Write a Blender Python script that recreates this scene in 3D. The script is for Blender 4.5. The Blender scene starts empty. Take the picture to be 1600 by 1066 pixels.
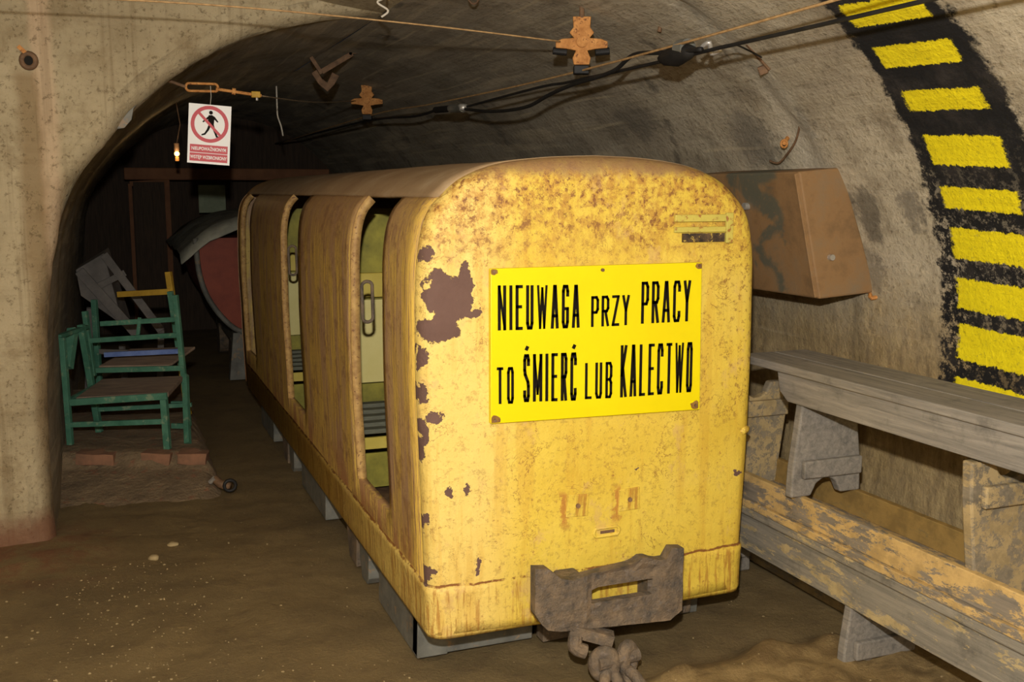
import bpy, bmesh, math, random
from mathutils import Vector, Matrix, noise
random.seed(7)
S = bpy.context.scene
COL = S.collection

# ------------------------------------------------------------------ camera, light, exposure
CAMZ = 1.5
cam = bpy.data.objects.new('camera', bpy.data.cameras.new('camera'))
COL.objects.link(cam)
F = Vector((0.35926485, 0.92204258, -0.14410502)); R = Vector((0.931768, -0.36305426, 0)); U = R.cross(F)
cam.matrix_world = Matrix(((R.x, U.x, -F.x, 0), (R.y, U.y, -F.y, 0), (R.z, U.z, -F.z, CAMZ), (0, 0, 0, 1)))
cam.data.sensor_width = 36; cam.data.lens = 36; cam.data.clip_start = 0.05
S.camera = cam

w = bpy.data.worlds.new('world'); S.world = w; w.use_nodes = True
w.node_tree.nodes['Background'].inputs[0].default_value = (0.75, 0.8, 0.9, 1)
w.node_tree.nodes['Background'].inputs[1].default_value = 0.01

def lamp(name, kind, loc, energy, color=(1, 1, 1), size=0.1, aim=None):
    l = bpy.data.lights.new(name, kind); l.energy = energy; l.color = color
    if kind == 'AREA': l.shape = 'DISK'; l.size = size
    else: l.shadow_soft_size = size
    o = bpy.data.objects.new(name, l); COL.objects.link(o); o.location = loc
    if aim: o.rotation_euler = (Vector(aim) - Vector(loc)).to_track_quat('-Z', 'Y').to_euler()
    return o
# the photographer's flash, a hand above the lens
FL = Vector((0, 0, CAMZ)) + U * 0.27 - R * 0.02
lamp('camera_flash', 'POINT', FL, 400, (1.0, 0.975, 0.925), 0.025)
# weak warm fill light added behind the camera, no known lamp there
lamp('fill_light', 'AREA', (-1.2, -1.2, 2.2), 26, (1.0, 0.86, 0.68), 0.7, (0.6, 3.5, 0.6))

S.view_settings.view_transform = 'Standard'; S.view_settings.look = 'None'
S.view_settings.gamma = 1; S.view_settings.use_curve_mapping = False
S.view_settings.exposure = 0.0

# ------------------------------------------------------------------ helpers: materials
def lin(c):
    return tuple((x / 12.92 if x <= 0.04045 else ((x + 0.055) / 1.055) ** 2.4) for x in (v / 255 for v in c)) + (1,)

class G:
    def __init__(s, name, rough=0.85, metal=0.0):
        s.m = bpy.data.materials.new(name); s.m.use_nodes = True
        s.t = s.m.node_tree; s.b = s.t.nodes['Principled BSDF']
        s.b.inputs['Roughness'].default_value = rough; s.b.inputs['Metallic'].default_value = metal
        s.b.inputs['Specular IOR Level'].default_value = 0.35
        s.tc = s.t.nodes.new('ShaderNodeTexCoord')
    def n(s, k): return s.t.nodes.new('ShaderNode' + k)
    def put(s, sock, v):
        if isinstance(v, bpy.types.NodeSocket): s.t.links.new(v, sock)
        elif v is not None:
            if hasattr(sock.default_value, '__len__') and not hasattr(v, '__len__'): v = (v,) * len(sock.default_value)
            sock.default_value = v
    def obj(s): return s.tc.outputs['Object']
    def uv(s): return s.tc.outputs['UV']
    def geo(s): return s.n('NewGeometry').outputs['Position']
    def sc(s, vec, scale, loc=(0, 0, 0), rot=(0, 0, 0)):
        q = s.n('Mapping'); s.put(q.inputs['Vector'], vec); q.inputs['Scale'].default_value = scale
        q.inputs['Location'].default_value = loc; q.inputs['Rotation'].default_value = rot; return q.outputs[0]
    def sep(s, vec):
        q = s.n('SeparateXYZ'); s.put(q.inputs[0], vec); return q.outputs
    def noise(s, vec, scale=5, detail=6, rough=0.6, dist=0.0):
        q = s.n('TexNoise'); s.put(q.inputs['Vector'], vec); q.inputs['Scale'].default_value = scale
        q.inputs['Detail'].default_value = detail; q.inputs['Roughness'].default_value = rough; q.inputs['Distortion'].default_value = dist
        return q.outputs[0]
    def math(s, op, a, b=0.0, c=None, clamp=False):
        q = s.n('Math'); q.operation = op; q.use_clamp = clamp; s.put(q.inputs[0], a); s.put(q.inputs[1], b)
        if c is not None: s.put(q.inputs[2], c)
        return q.outputs[0]
    def ramp(s, f, stops, mode='LINEAR'):
        q = s.n('ValToRGB'); s.put(q.inputs[0], f); e = q.color_ramp; e.interpolation = mode
        while len(e.elements) > 1: e.elements.remove(e.elements[-1])
        for i, (p, c) in enumerate(stops):
            el = e.elements[0] if i == 0 else e.elements.new(p)
            el.position = p; el.color = c if hasattr(c, '__len__') else (c, c, c, 1)
        return q.outputs[0]
    def step(s, f, a, b):       # smooth 0..1 between a and b
        q = s.n('MapRange'); q.interpolation_type = 'SMOOTHSTEP'; s.put(q.inputs[0], f)
        q.inputs[1].default_value = a; q.inputs[2].default_value = b; return q.outputs[0]
    def mix(s, f, a, b, mode='MIX'):
        q = s.n('Mix'); q.data_type = 'RGBA'; q.blend_type = mode; q.clamp_factor = True
        s.put(q.inputs[0], f); s.put(q.inputs[6], a); s.put(q.inputs[7], b); return q.outputs[2]
    def mul(s, a, b): return s.math('MULTIPLY', a, b)
    def add(s, a, b): return s.math('ADD', a, b)
    def mx(s, a, b): return s.math('MAXIMUM', a, b)
    def out(s, col, bump=None, strength=0.4, dist=0.01, rough=None):
        s.put(s.b.inputs['Base Color'], col)
        if rough is not None: s.put(s.b.inputs['Roughness'], rough)
        if bump is not None:
            q = s.n('Bump'); q.inputs['Strength'].default_value = strength; q.inputs['Distance'].default_value = dist
            s.put(q.inputs['Height'], bump); s.t.links.new(q.outputs[0], s.b.inputs['Normal'])
        return s.m

def simple(name, c1, c2, scale=12, rough=0.8, metal=0.0, bump=0.3, dist=0.004, stretch=(1, 1, 1), c3=None):
    g = G(name, rough, metal); v = g.sc(g.obj(), stretch)
    n = g.noise(v, scale, 8, 0.65); col = g.ramp(n, [(0.32, lin(c1)), (0.66, lin(c2))])
    if c3: col = g.mix(g.step(g.noise(v, scale * 2.3, 6, 0.7), 0.56, 0.64), col, lin(c3))
    return g.out(col, g.noise(v, scale * 3, 6, 0.7), bump, dist)

# ---- concrete of the vault, object coordinates are metres; u is the distance along the arc
def m_vault(paint):
    g = G('painted vault concrete' if paint else 'vault concrete', 0.9)
    P = g.obj(); uv = g.uv(); u, v, _ = g.sep(uv)
    big = g.noise(P, 1.3, 8, 0.65, 0.4); mid = g.noise(P, 6, 8, 0.7); fine = g.noise(P, 40, 6, 0.7)
    boards = g.noise(g.sc(uv, (16, 0.6, 1)), 1.0, 5, 0.6)
    col = g.ramp(big, [(0.25, lin((118, 108, 92))), (0.42, lin((162, 150, 128))), (0.6, lin((190, 178, 154))), (0.78, lin((172, 156, 124)))])
    col = g.mix(g.mul(g.step(mid, 0.48, 0.66), 0.6), col, lin((116, 104, 84)))
    col = g.mix(g.mul(g.step(boards, 0.35, 0.75), 0.35), col, lin((178, 165, 135)))
    col = g.mix(g.mul(g.step(fine, 0.52, 0.68), 0.6), col, lin((98, 86, 64)))
    # grimy soot marks
    soot = g.noise(g.sc(P, (1, 1, 1), (3.1, 1.7, 0.2)), 2.6, 6, 0.62, 0.5)
    col = g.mix(g.mul(g.step(soot, 0.58, 0.68), 0.72), col, lin((74, 68, 58)))
    # separate dark patches of soot and damp
    for (a, b, ra, rb) in ((.64, 2.76, .07, .06), (.38, 3.02, .08, .07), (.93, 3.5, .16, .14), (1.1, 4.3, .10, .22), (1.0, 3.1, .05, .05)):
        e = g.add(g.math('POWER', g.math('ABSOLUTE', g.math('DIVIDE', g.math('SUBTRACT', g.add(u, g.mul(g.math('SUBTRACT', mid, 0.5), .35)), a), ra)), 2.0), g.math('POWER', g.math('ABSOLUTE', g.math('DIVIDE', g.math('SUBTRACT', g.add(v, g.mul(g.math('SUBTRACT', fine, 0.5), .25)), b), rb)), 2.0))
        col = g.mix(g.mul(g.step(e, 1.6, 0.2), 0.62), col, lin((98, 92, 82)))
    vr = g.add(v, g.mul(g.math('SUBTRACT', mid, 0.5), 0.22))
    lip = g.mul(g.mul(g.step(vr, 3.02, 3.12), g.step(vr, 3.32, 3.18)), g.step(u, .55, .9))
    col = g.mix(g.mul(lip, 0.5), col, lin((204, 196, 176)))
    # damp ochre lower wall
    low = g.step(g.add(u, g.mul(g.math('SUBTRACT', mid, 0.5), 0.5)), 0.50, 0.0)
    pit = g.noise(g.sc(uv, (9, 26, 1)), 1.0, 8, 0.75)
    lowc = g.ramp(pit, [(0.3, lin((104, 84, 52))), (0.5, lin((150, 126, 82))), (0.68, lin((186, 160, 108)))])
    col = g.mix(g.mul(low, 0.85), col, lowc)
    # darker tone with shuttering streaks deeper in the tunnel
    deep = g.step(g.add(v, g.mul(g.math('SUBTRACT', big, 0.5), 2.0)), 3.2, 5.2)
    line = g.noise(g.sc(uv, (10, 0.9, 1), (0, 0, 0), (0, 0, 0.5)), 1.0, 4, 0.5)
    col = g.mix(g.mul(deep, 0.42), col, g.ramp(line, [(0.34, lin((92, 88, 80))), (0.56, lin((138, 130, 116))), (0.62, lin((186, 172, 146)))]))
    ph = g.math('FRACT', g.mul(g.add(u, g.mul(g.math('SUBTRACT', g.noise(g.sc(uv, (2, .8, 1)), 1.0, 3, 0.5), 0.5), .10)), 6.0))
    seam = g.mul(g.mul(g.step(g.math('ABSOLUTE', g.math('SUBTRACT', ph, .5)), .06, .02), g.step(g.noise(g.sc(uv, (8, 1.2, 1)), 1.0, 3, 0.6), .47, .56)), g.step(v, 3.3, 3.8))
    col = g.mix(g.mul(seam, 0.5), col, lin((196, 180, 148)))
    bump = g.add(g.add(g.mul(mid, 0.6), g.mul(fine, 0.35)), g.mul(boards, 0.5))
    if paint:
        e1 = g.mul(g.math('SUBTRACT', g.noise(P, 22, 6, 0.75), 0.5), 0.14)
        e2 = g.mul(g.math('SUBTRACT', g.noise(g.sc(uv, (30, 40, 1)), 1, 7, 0.85), 0.5), 0.055)
        vv = g.add(v, e1)
        # the band's inner edge leans slightly along the arc
        inner = g.math('MULTIPLY_ADD', u, -0.10, 2.735)
        blk = g.mul(g.step(g.math('SUBTRACT', vv, inner), 0.012, -0.012), g.step(vv, 2.17, 2.20))
        blk = g.mul(blk, g.step(g.add(u, e1), -0.10, -0.06))
        worn = g.step(g.noise(P, 30, 8, 0.85), 0.52, 0.56)
        wornzone = g.mx(g.mul(g.step(v, 2.55, 2.62), 0.9), 0.45)
        wornzone = g.mul(wornzone, g.step(u, 1.0, 0.45))
        blk = g.math('SUBTRACT', blk, g.mul(g.mul(worn, 1.0), wornzone), clamp=True)
        col = g.mix(blk, col, g.mix(g.step(mid, 0.45, 0.7), lin((20, 19, 20)), lin((52, 47, 44))))
        st = [(-0.05, 0.055), (0.120, 0.243), (0.298, 0.402), (0.478, 0.589), (0.654, 0.735), (0.812, 0.922), (1.012, 1.092), (1.185, 1.276), (1.355, 1.45)]
        t = g.math('MULTIPLY_ADD', g.add(g.add(u, e2), g.math('MULTIPLY_ADD', v, -0.05, 0.13)), 0.5, 0.1)
        stops = [(0.0, 0.0)]
        for a, b in st: stops += [(a * 0.5 + 0.1, 1.0), (b * 0.5 + 0.1, 0.0)]
        band = g.ramp(t, stops, 'CONSTANT')
        jag = g.mul(g.math('SUBTRACT', g.noise(g.sc(uv, (50, 40, 1)), 1, 6, 0.8), 0.5), 0.07)
        vy = g.add(v, jag)
        il = g.math('MULTIPLY_ADD', u, -0.08, 2.655)
        ol = g.math('MULTIPLY_ADD', u, -0.07, 2.345)
        yel = g.mul(band, g.mul(g.step(g.math('SUBTRACT', vy, il), 0.006, -0.006), g.step(g.math('SUBTRACT', vy, ol), -0.006, 0.006)))
        yc = g.mix(g.step(g.noise(P, 60, 5, 0.8), 0.6, 0.72), lin((236, 216, 14)), lin((190, 168, 20)))
        col = g.mix(g.mul(yel, g.math('SUBTRACT', 1.0, g.mul(g.step(g.noise(P, 70, 6, 0.85), 0.56, 0.62), 0.45))), col, yc)
    return g.out(col, bump, 0.7, 0.03)

def m_face():
    g = G('portal concrete', 0.9); P = g.obj(); x, y, z = g.sep(P)
    mid = g.noise(P, 5, 8, 0.7); big = g.noise(P, 1.6, 6, 0.6)
    grit = g.noise(P, 45, 6, 0.75)
    hor = g.noise(g.sc(P, (1.2, 1, 30)), 1, 4, 0.6)
    col = g.ramp(big, [(0.3, lin((160, 144, 112))), (0.55, lin((190, 174, 140))), (0.75, lin((170, 154, 120)))])
    col = g.mix(g.mul(g.step(mid, 0.46, 0.66), 0.6), col, lin((134, 114, 80)))
    col = g.mix(g.mul(g.step(hor, 0.5, 0.7), 0.18), col, lin((120, 104, 78)))
    wob = g.mul(g.math('SUBTRACT', g.noise(g.sc(P, (1, 1, 0.5)), 3, 5, 0.6), 0.5), 0.10)
    xx = g.add(x, wob)
    # a pinkish lime run down the pillar, and a rust run under the anchor
    run = g.mul(g.step(xx, -0.275, -0.245), g.step(xx, -0.16, -0.205))
    col = g.mix(g.mul(run, 0.6), col, lin((214, 184, 150)))
    streak = g.noise(g.sc(P, (34, 1, 1.0)), 1, 5, 0.6)
    col = g.mix(g.mul(g.mul(g.step(xx, -0.36, -0.31), g.step(xx, -0.225, -0.265)), g.mul(g.step(z, 2.02, 1.95), 0.55)), col, lin((128, 98, 56)))
    col = g.mix(g.mul(g.step(streak, 0.52, 0.68), 0.3), col, lin((110, 88, 56)))
    col = g.mix(g.mul(g.step(grit, 0.54, 0.64), 0.6), col, lin((96, 80, 52)))
    foot = g.step(g.add(z, g.mul(g.math('SUBTRACT', mid, 0.5), 0.3)), 0.17, 0.03)
    col = g.mix(g.mul(foot, 0.8), col, lin((120, 74, 52)))
    return g.out(col, g.add(g.mul(mid, 0.7), g.mul(grit, 0.45)), 0.8, 0.03)

def m_floor():
    g = G('trodden mud', 0.8); P = g.obj()
    big = g.noise(P, 1.4, 8, 0.6); mid = g.noise(P, 9, 8, 0.7); fine = g.noise(P, 70, 5, 0.75)
    col = g.ramp(big, [(0.3, lin((98, 82, 54))), (0.55, lin((118, 99, 64))), (0.75, lin((132, 112, 76)))])
    col = g.mix(g.mul(g.step(mid, 0.5, 0.7), 0.5), col, lin((90, 72, 48)))
    col = g.mix(g.mul(g.step(fine, 0.62, 0.72), 0.6), col, lin((146, 124, 84)))
    x, y, z = g.sep(P)
    dusty = g.mul(g.step(y, 2.75, 2.6), g.step(x, 1.2, 1.5))
    col = g.mix(g.mul(dusty, 0.6), col, g.mix(g.step(mid, .4, .6), lin((116, 92, 56)), lin((158, 132, 86))))
    red = g.mul(g.step(g.math('ABSOLUTE', g.add(x, 0.45)), 0.55, 0.1), g.step(g.math('ABSOLUTE', g.add(y, -4.6)), 0.6, 0.1))
    col = g.mix(g.mul(g.mul(red, g.step(mid, 0.4, 0.6)), 0.5), col, lin((120, 66, 44)))
    return g.out(col, g.add(mid, g.mul(fine, 0.5)), 0.6, 0.02)

# ---- the car's flaking yellow paint: local coordinates, x across, y depth from the nose, z up
def ellipse(g, X, Z, cx, cz, rx, rz):
    a = g.math('DIVIDE', g.math('SUBTRACT', X, cx), rx); b = g.math('DIVIDE', g.math('SUBTRACT', Z, cz), rz)
    return g.add(g.mul(a, a), g.mul(b, b))
def m_nose():
    g = G('flaking yellow paint', 0.5); P = g.obj(); x, y, z = g.sep(P)
    wx = g.mul(g.math('SUBTRACT', g.noise(P, 18, 6, 0.68), 0.5), 0.085)
    wz = g.mul(g.math('SUBTRACT', g.noise(g.sc(P, (1, 1, 1), (5, 3, 9)), 18, 6, 0.68), 0.5), 0.085)
    X = g.add(x, wx); Z = g.add(z, wz)
    big = g.noise(P, 2.2, 5, 0.6); mid = g.noise(P, 9, 7, 0.7); fine = g.noise(P, 60, 6, 0.8); ff = g.noise(P, 26, 8, 0.8)
    col = g.ramp(big, [(0.3, lin((205, 172, 56))), (0.55, lin((216, 188, 74))), (0.75, lin((212, 184, 92)))])
    leftpale = g.mul(g.step(X, -0.22, -0.42), 0.55)
    col = g.mix(leftpale, col, lin((226, 198, 124)))
    # ochre staining, streaks running down
    st = g.noise(g.sc(P, (22, 22, 1.6)), 1, 6, 0.65)
    col = g.mix(g.mul(g.step(st, 0.50, 0.64), 0.35), col, lin((192, 146, 50)))
    topz = g.step(g.add(z, g.mul(g.math('SUBTRACT', mid, 0.5), 0.45)), 1.15, 1.50)
    col = g.mix(g.mul(topz, g.mul(g.step(ff, 0.40, 0.58), 0.8)), col, lin((172, 122, 54)))
    rightside = g.mul(g.step(x, 0.32, 0.5), g.step(z, 0.55, 0.9))
    sp = g.step(g.add(g.mul(fine, .6), g.mul(ff, .4)), 0.52, 0.575)
    amt = g.mx(g.mx(g.mul(topz, 1.0), g.mul(rightside, 0.75)), g.mul(g.step(big, 0.5, 0.66), 0.55))
    amt = g.mx(amt, 0.34)
    col = g.mix(g.mul(sp, amt), col, lin((128, 84, 46)))
    # pinkish primer showing where the paint wore thin, and hairline rusty cracks
    thin = g.step(g.noise(g.sc(P, (1, 1, .7), (3, 3, 3)), 7, 8, 0.75), 0.56, 0.64)
    col = g.mix(g.mul(thin, 0.5), col, lin((196, 158, 104)))
    cr = g.math('ABSOLUTE', g.math('SUBTRACT', g.noise(g.sc(P, (1, 1, 1), (7, 1, 4)), 5, 6, 0.7, .6), 0.5))
    cz = g.noise(P, 3.1, 4, .6)
    col = g.mix(g.mul(g.mul(g.step(cr, 0.008, 0.002), g.step(cz, .48, .58)), 0.7), col, lin((128, 80, 40)))
    # fine rusty pinholes and blisters
    spot = g.step(g.noise(P, 38, 7, 0.85), 0.60, 0.645)
    col = g.mix(g.mul(spot, 0.7), col, lin((140, 84, 48)))
    # skirt: vertical rust dribbles
    crease = g.step(g.math('ABSOLUTE', g.math('SUBTRACT', g.add(z, g.mul(g.math('SUBTRACT', mid, .5), .03)), .331)), .0055, .0025)
    col = g.mix(g.mul(crease, g.step(g.noise(P, 16, 4, .7), .38, .5)), col, lin((130, 84, 40)))
    # rust weeping beside the two square plates
    for cx_ in (-.125, .055):
        e = g.mul(g.step(g.math('ABSOLUTE', g.math('SUBTRACT', X, cx_)), .012, .004), g.mul(g.step(z, .45, .50), g.step(z, .60, .57)))
        col = g.mix(g.mul(e, .75), col, lin((168, 104, 48)))
    sk = g.step(z, 0.335, 0.31)
    drb = g.noise(g.sc(P, (60, 60, 5)), 1, 5, 0.7)
    col = g.mix(g.mul(sk, g.mul(g.step(drb, 0.48, 0.62), 0.75)), col, lin((162, 110, 44)))
    # the roof edge where paint has gone
    edge = g.step(g.add(z, g.mul(g.math('SUBTRACT', mid, 0.5), 0.12)), 1.53, 1.575)
    col = g.mix(g.mul(edge, 0.85), col, lin((140, 108, 76)))
    # flaked patches baring primer
    chips = [(-0.508, 1.215, .058, .064), (-0.515, 1.112, .060, .042), (-0.437, 1.222, .026, .085), (-0.47, 1.15, .035, .03), (-0.42, 1.152, .035, .014),
             (-0.545, 1.32, .014, .026), (-0.565, 1.02, .016, .04), (-0.565, .92, .014, .035), (-0.53, .845, .024, .018), (-0.562, .80, .012, .05), (-0.562, .74, .01, .03),
             (-0.402, .381, .010, .03), (-0.555, .362, .018, .032), (-0.435, .622, .010, .024), (-0.49, .622, .010, .016), (-0.555, .53, .010, .03),
             (0.512, .575, .016, .007), (-0.36, 1.12, .006, .012), (0.12, 0.64, .006, .006)]
    m = None
    for c in chips:
        e = ellipse(g, X, Z, *c); m = e if m is None else g.math('MINIMUM', m, e)
    front = g.step(y, 0.13, 0.07)
    hole = g.step(g.math('MINIMUM', ellipse(g, X, Z, -.548, 1.152, .022, .013), ellipse(g, X, Z, -.545, 1.235, .012, .012)), 0.9, 1.1)
    mask = g.mul(g.mul(g.step(m, 1.06, 0.94), front), hole); halo = g.mul(g.step(m, 1.9, 1.0), front)
    col = g.mix(g.mul(halo, 0.35), col, lin((236, 206, 120)))
    col = g.mix(mask, col, g.mix(mid, lin((82, 58, 50)), lin((112, 86, 76))))
    h = g.add(g.add(g.mul(mid, 0.5), g.mul(ff, 0.35)), g.mul(g.math('SUBTRACT', 1.0, mask), 0.6))
    h = g.add(h, g.mul(g.noise(P, 20, 5, .7), .5))
    return g.out(col, h, 0.6, 0.012, g.math('MULTIPLY_ADD', mask, 0.3, 0.5))

def m_side():
    g = G('rusty yellow side plate', 0.5); P = g.obj(); x, y, z = g.sep(P)
    st = g.noise(g.sc(P, (60, 60, 2.5)), 1, 8, 0.75, .3); st2 = g.noise(g.sc(P, (11, 11, 1.6)), 1, 8, 0.68, .5)
    mid = g.noise(P, 10, 7, 0.75); fine = g.noise(P, 60, 5, 0.8)
    col = g.ramp(st, [(0.32, lin((232, 200, 96))), (0.49, lin((208, 172, 84))), (0.6, lin((150, 112, 78)))])
    col = g.mix(g.mul(g.step(st2, 0.47, 0.58), 0.72), col, lin((172, 136, 110)))
    top = g.step(g.add(z, g.mul(g.math('SUBTRACT', mid, 0.5), 0.3)), 1.15, 1.45)
    col = g.mix(g.mul(top, 0.8), col, lin((158, 122, 84)))
    col = g.mix(g.mul(g.step(mid, 0.53, 0.60), 0.5), col, lin((126, 84, 56)))
    col = g.mix(g.mul(g.step(fine, 0.56, 0.64), 0.5), col, lin((100, 68, 44)))
    low = g.step(z, 0.55, 0.3)
    col = g.mix(g.mul(low, g.mul(g.step(st2, 0.46, 0.58), 0.7)), col, lin((160, 100, 50)))
    front = g.step(g.add(y, g.mul(g.math('SUBTRACT', mid, 0.5), 0.2)), 0.36, 0.1)
    g.put(g.b.inputs['Specular IOR Level'], 0.5)
    col = g.mix(g.mul(front, g.mul(g.step(st, 0.62, 0.45), 0.6)), col, lin((228, 188, 74)))
    return g.out(col, g.add(mid, g.add(g.mul(fine, 0.4), g.mul(st, .4))), 0.6, 0.008)

def m_roof():
    g = G('brown dusty roof plate', 0.75); P = g.obj()
    mid = g.noise(P, 4, 8, 0.65); fine = g.noise(P, 40, 6, 0.75)
    col = g.ramp(mid, [(0.3, lin((140, 112, 80))), (0.55, lin((160, 134, 100))), (0.72, lin((176, 154, 124)))])
    col = g.mix(g.mul(g.step(fine, 0.55, 0.7), 0.4), col, lin((110, 74, 44)))
    return g.out(col, fine, 0.3, 0.004)

def m_wood(name, c1, c2, paint=None, cover=0.5, seed=0.0):
    g = G(name, 0.75); P = g.obj()
    v = g.sc(P, (55, 2.6, 55), (seed, seed, 0)); gr = g.noise(v, 1, 8, 0.78, 0.5)
    col = g.ramp(gr, [(0.3, lin(c1)), (0.68, lin(c2))])
    dirt = g.noise(P, 7, 7, 0.7)
    col = g.mix(g.mul(g.step(dirt, 0.52, 0.7), 0.5), col, lin([k * 0.62 for k in c1]))
    if paint:
        e = g.noise(g.sc(P, (5, 1.6, 5), (seed, 2, seed)), 3.5, 9, 0.8, 0.2)
        msk = g.step(e, cover + 0.02, cover - 0.02)
        pc = g.mix(g.step(g.noise(P, 12, 5, 0.7), 0.4, 0.65), lin(paint), lin([k * 0.84 for k in paint]))
        col = g.mix(msk, col, pc)
    return g.out(col, g.add(gr, g.mul(dirt, 0.5)), 0.5, 0.004)

def flat(name, c, rough=0.5, metal=0.0, emit=None):
    g = G(name, rough, metal); g.b.inputs['Base Color'].default_value = lin(c)
    if emit: g.b.inputs['Emission Color'].default_value = lin(c); g.b.inputs['Emission Strength'].default_value = emit
    return g.m

def m_box():
    g = G('rusted box steel', 0.65); P = g.obj(); x, y, z = g.sep(P)
    mid = g.noise(P, 6, 8, 0.7); fine = g.noise(P, 50, 6, 0.75)
    col = g.ramp(mid, [(0.3, lin((112, 88, 60))), (0.5, lin((140, 108, 72))), (0.7, lin((130, 110, 84)))])
    gp = g.noise(g.sc(P, (1, 1, 1), (2, 5, 1)), 4.5, 7, 0.6, 0.4)
    face = g.step(y, 0.10, 0.16)
    col = g.mix(g.mul(face, g.mul(g.step(gp, 0.5, 0.58), 0.85)), col, lin((84, 88, 76)))
    col = g.mix(g.mul(g.step(fine, 0.55, 0.7), 0.3), col, lin((160, 118, 72)))
    return g.out(col, g.add(mid, fine), 0.4, 0.004)

M = {}
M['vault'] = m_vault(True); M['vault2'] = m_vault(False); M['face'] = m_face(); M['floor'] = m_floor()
M['nose'] = m_nose(); M['side'] = m_side(); M['roof'] = m_roof(); M['box'] = m_box()
M['wood'] = m_wood('weathered grey board', (92, 88, 82), (146, 138, 126))
M['wood_ochre'] = m_wood('ochre painted board', (96, 90, 82), (140, 128, 110), (192, 160, 102), 0.50, 3.0)
M['wood_chip'] = m_wood('grey board with cream paint remains', (96, 92, 84), (146, 138, 122), (176, 156, 112), 0.45, 8.0)
M['wood_gold'] = m_wood('dull ochre board', (112, 94, 58), (140, 116, 70), (142, 114, 62), 0.58, 5.0)
M['wood_tan'] = m_wood('tan board leg', (104, 96, 82), (144, 130, 106), (166, 144, 102), 0.5, 1.0)
M['green'] = simple('worn green paint', (50, 96, 76), (84, 132, 108), 9, 0.55, c3=(120, 140, 112))
M['seatwood'] = simple('dirty brown seat board', (110, 92, 80), (150, 128, 108), 6, 0.8, stretch=(1, 6, 1))
M['seatgreen'] = simple('green grey seat board', (84, 108, 84), (132, 128, 104), 6, 0.8)
M['blue'] = simple('blue painted board', (70, 92, 150), (120, 140, 190), 9, 0.6)
M['yellowwood'] = simple('yellow painted bar', (150, 116, 34), (190, 152, 50), 9, 0.6)
M['greywood'] = simple('dusty grey board', (84, 80, 76), (112, 106, 100), 8, 0.85)
M['rust'] = simple('orange rusted steel', (160, 102, 48), (210, 150, 84), 30, 0.75, c3=(120, 72, 40))
M['rustdark'] = simple('brown rusted steel', (84, 62, 44), (128, 98, 70), 30, 0.7)
M['cast'] = simple('worn cast steel', (70, 66, 62), (132, 112, 88), 16, 0.7, 0.0, 1.0, 0.012, c3=(116, 104, 92))
M['frame'] = simple('grey underframe steel', (84, 84, 78), (124, 122, 112), 9, 0.6, c3=(140, 118, 92))
M['black'] = simple('black rubber', (18, 18, 18), (34, 32, 30), 20, 0.6)
M['wire'] = simple('rusty wire', (140, 106, 66), (186, 152, 104), 40, 0.6)
M['thinwire'] = simple('dull wire', (110, 92, 70), (150, 128, 100), 40, 0.6)
M['silver'] = flat('bare zinc', (190, 186, 178), 0.4, 0.6)
M['white'] = flat('white sheet', (232, 230, 226), 0.4)
M['string'] = flat('pale string', (190, 182, 166), 0.8)
M['red'] = flat('sign red', (190, 36, 48), 0.45)
M['ink'] = flat('black enamel', (22, 17, 12), 0.7); M['ink'].node_tree.nodes['Principled BSDF'].inputs['Specular IOR Level'].default_value = 0.1
M['signyellow'] = simple('yellow enamel', (220, 200, 8), (226, 208, 10), 3, 0.35, bump=0.05)
M['signrust'] = simple('rust bitten enamel', (110, 74, 34), (150, 112, 50), 40, 0.8)
M['inyellow'] = simple('interior yellow paint', (196, 168, 56), (216, 192, 90), 4, 0.5)
M['cream'] = simple('cream yellow panel', (224, 206, 126), (236, 220, 146), 4, 0.45)
M['olive'] = simple('grimy olive yellow', (118, 112, 44), (176, 162, 62), 7, 0.6)
M['slat'] = simple('grey seat slat', (92, 92, 78), (124, 122, 100), 10, 0.7, stretch=(2, 20, 20))
M['dark'] = flat('dark recess', (22, 20, 16), 0.9)
M['redtub'] = simple('red oxide paint', (120, 50, 34), (150, 70, 46), 5, 0.6)
M['tarp'] = simple('grey tarpaulin', (124, 124, 112), (170, 168, 150), 6, 0.8)
M['browndoor'] = simple('brown boarding', (48, 38, 28), (70, 54, 40), 5, 0.8, stretch=(12, 1, 1))
M['brownbeam'] = simple('brown beam', (104, 68, 44), (130, 88, 58), 5, 0.8)
M['paleboard'] = simple('pale green board', (120, 130, 104), (150, 158, 130), 6, 0.7)
M['brick'] = simple('crumbling brick and mud', (112, 94, 72), (146, 124, 94), 7, 0.9, bump=1.0, dist=0.03, c3=(140, 100, 74))
M['crumb'] = simple('pale stone crumb', (128, 110, 76), (168, 148, 108), 9, 0.9)
M['bulb'] = flat('lit bulb', (255, 190, 90), 0.4, emit=8)
M['label'] = simple('faded green yellow plate paint', (176, 164, 78), (196, 180, 84), 20, 0.5, c3=(150, 100, 50))

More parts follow.
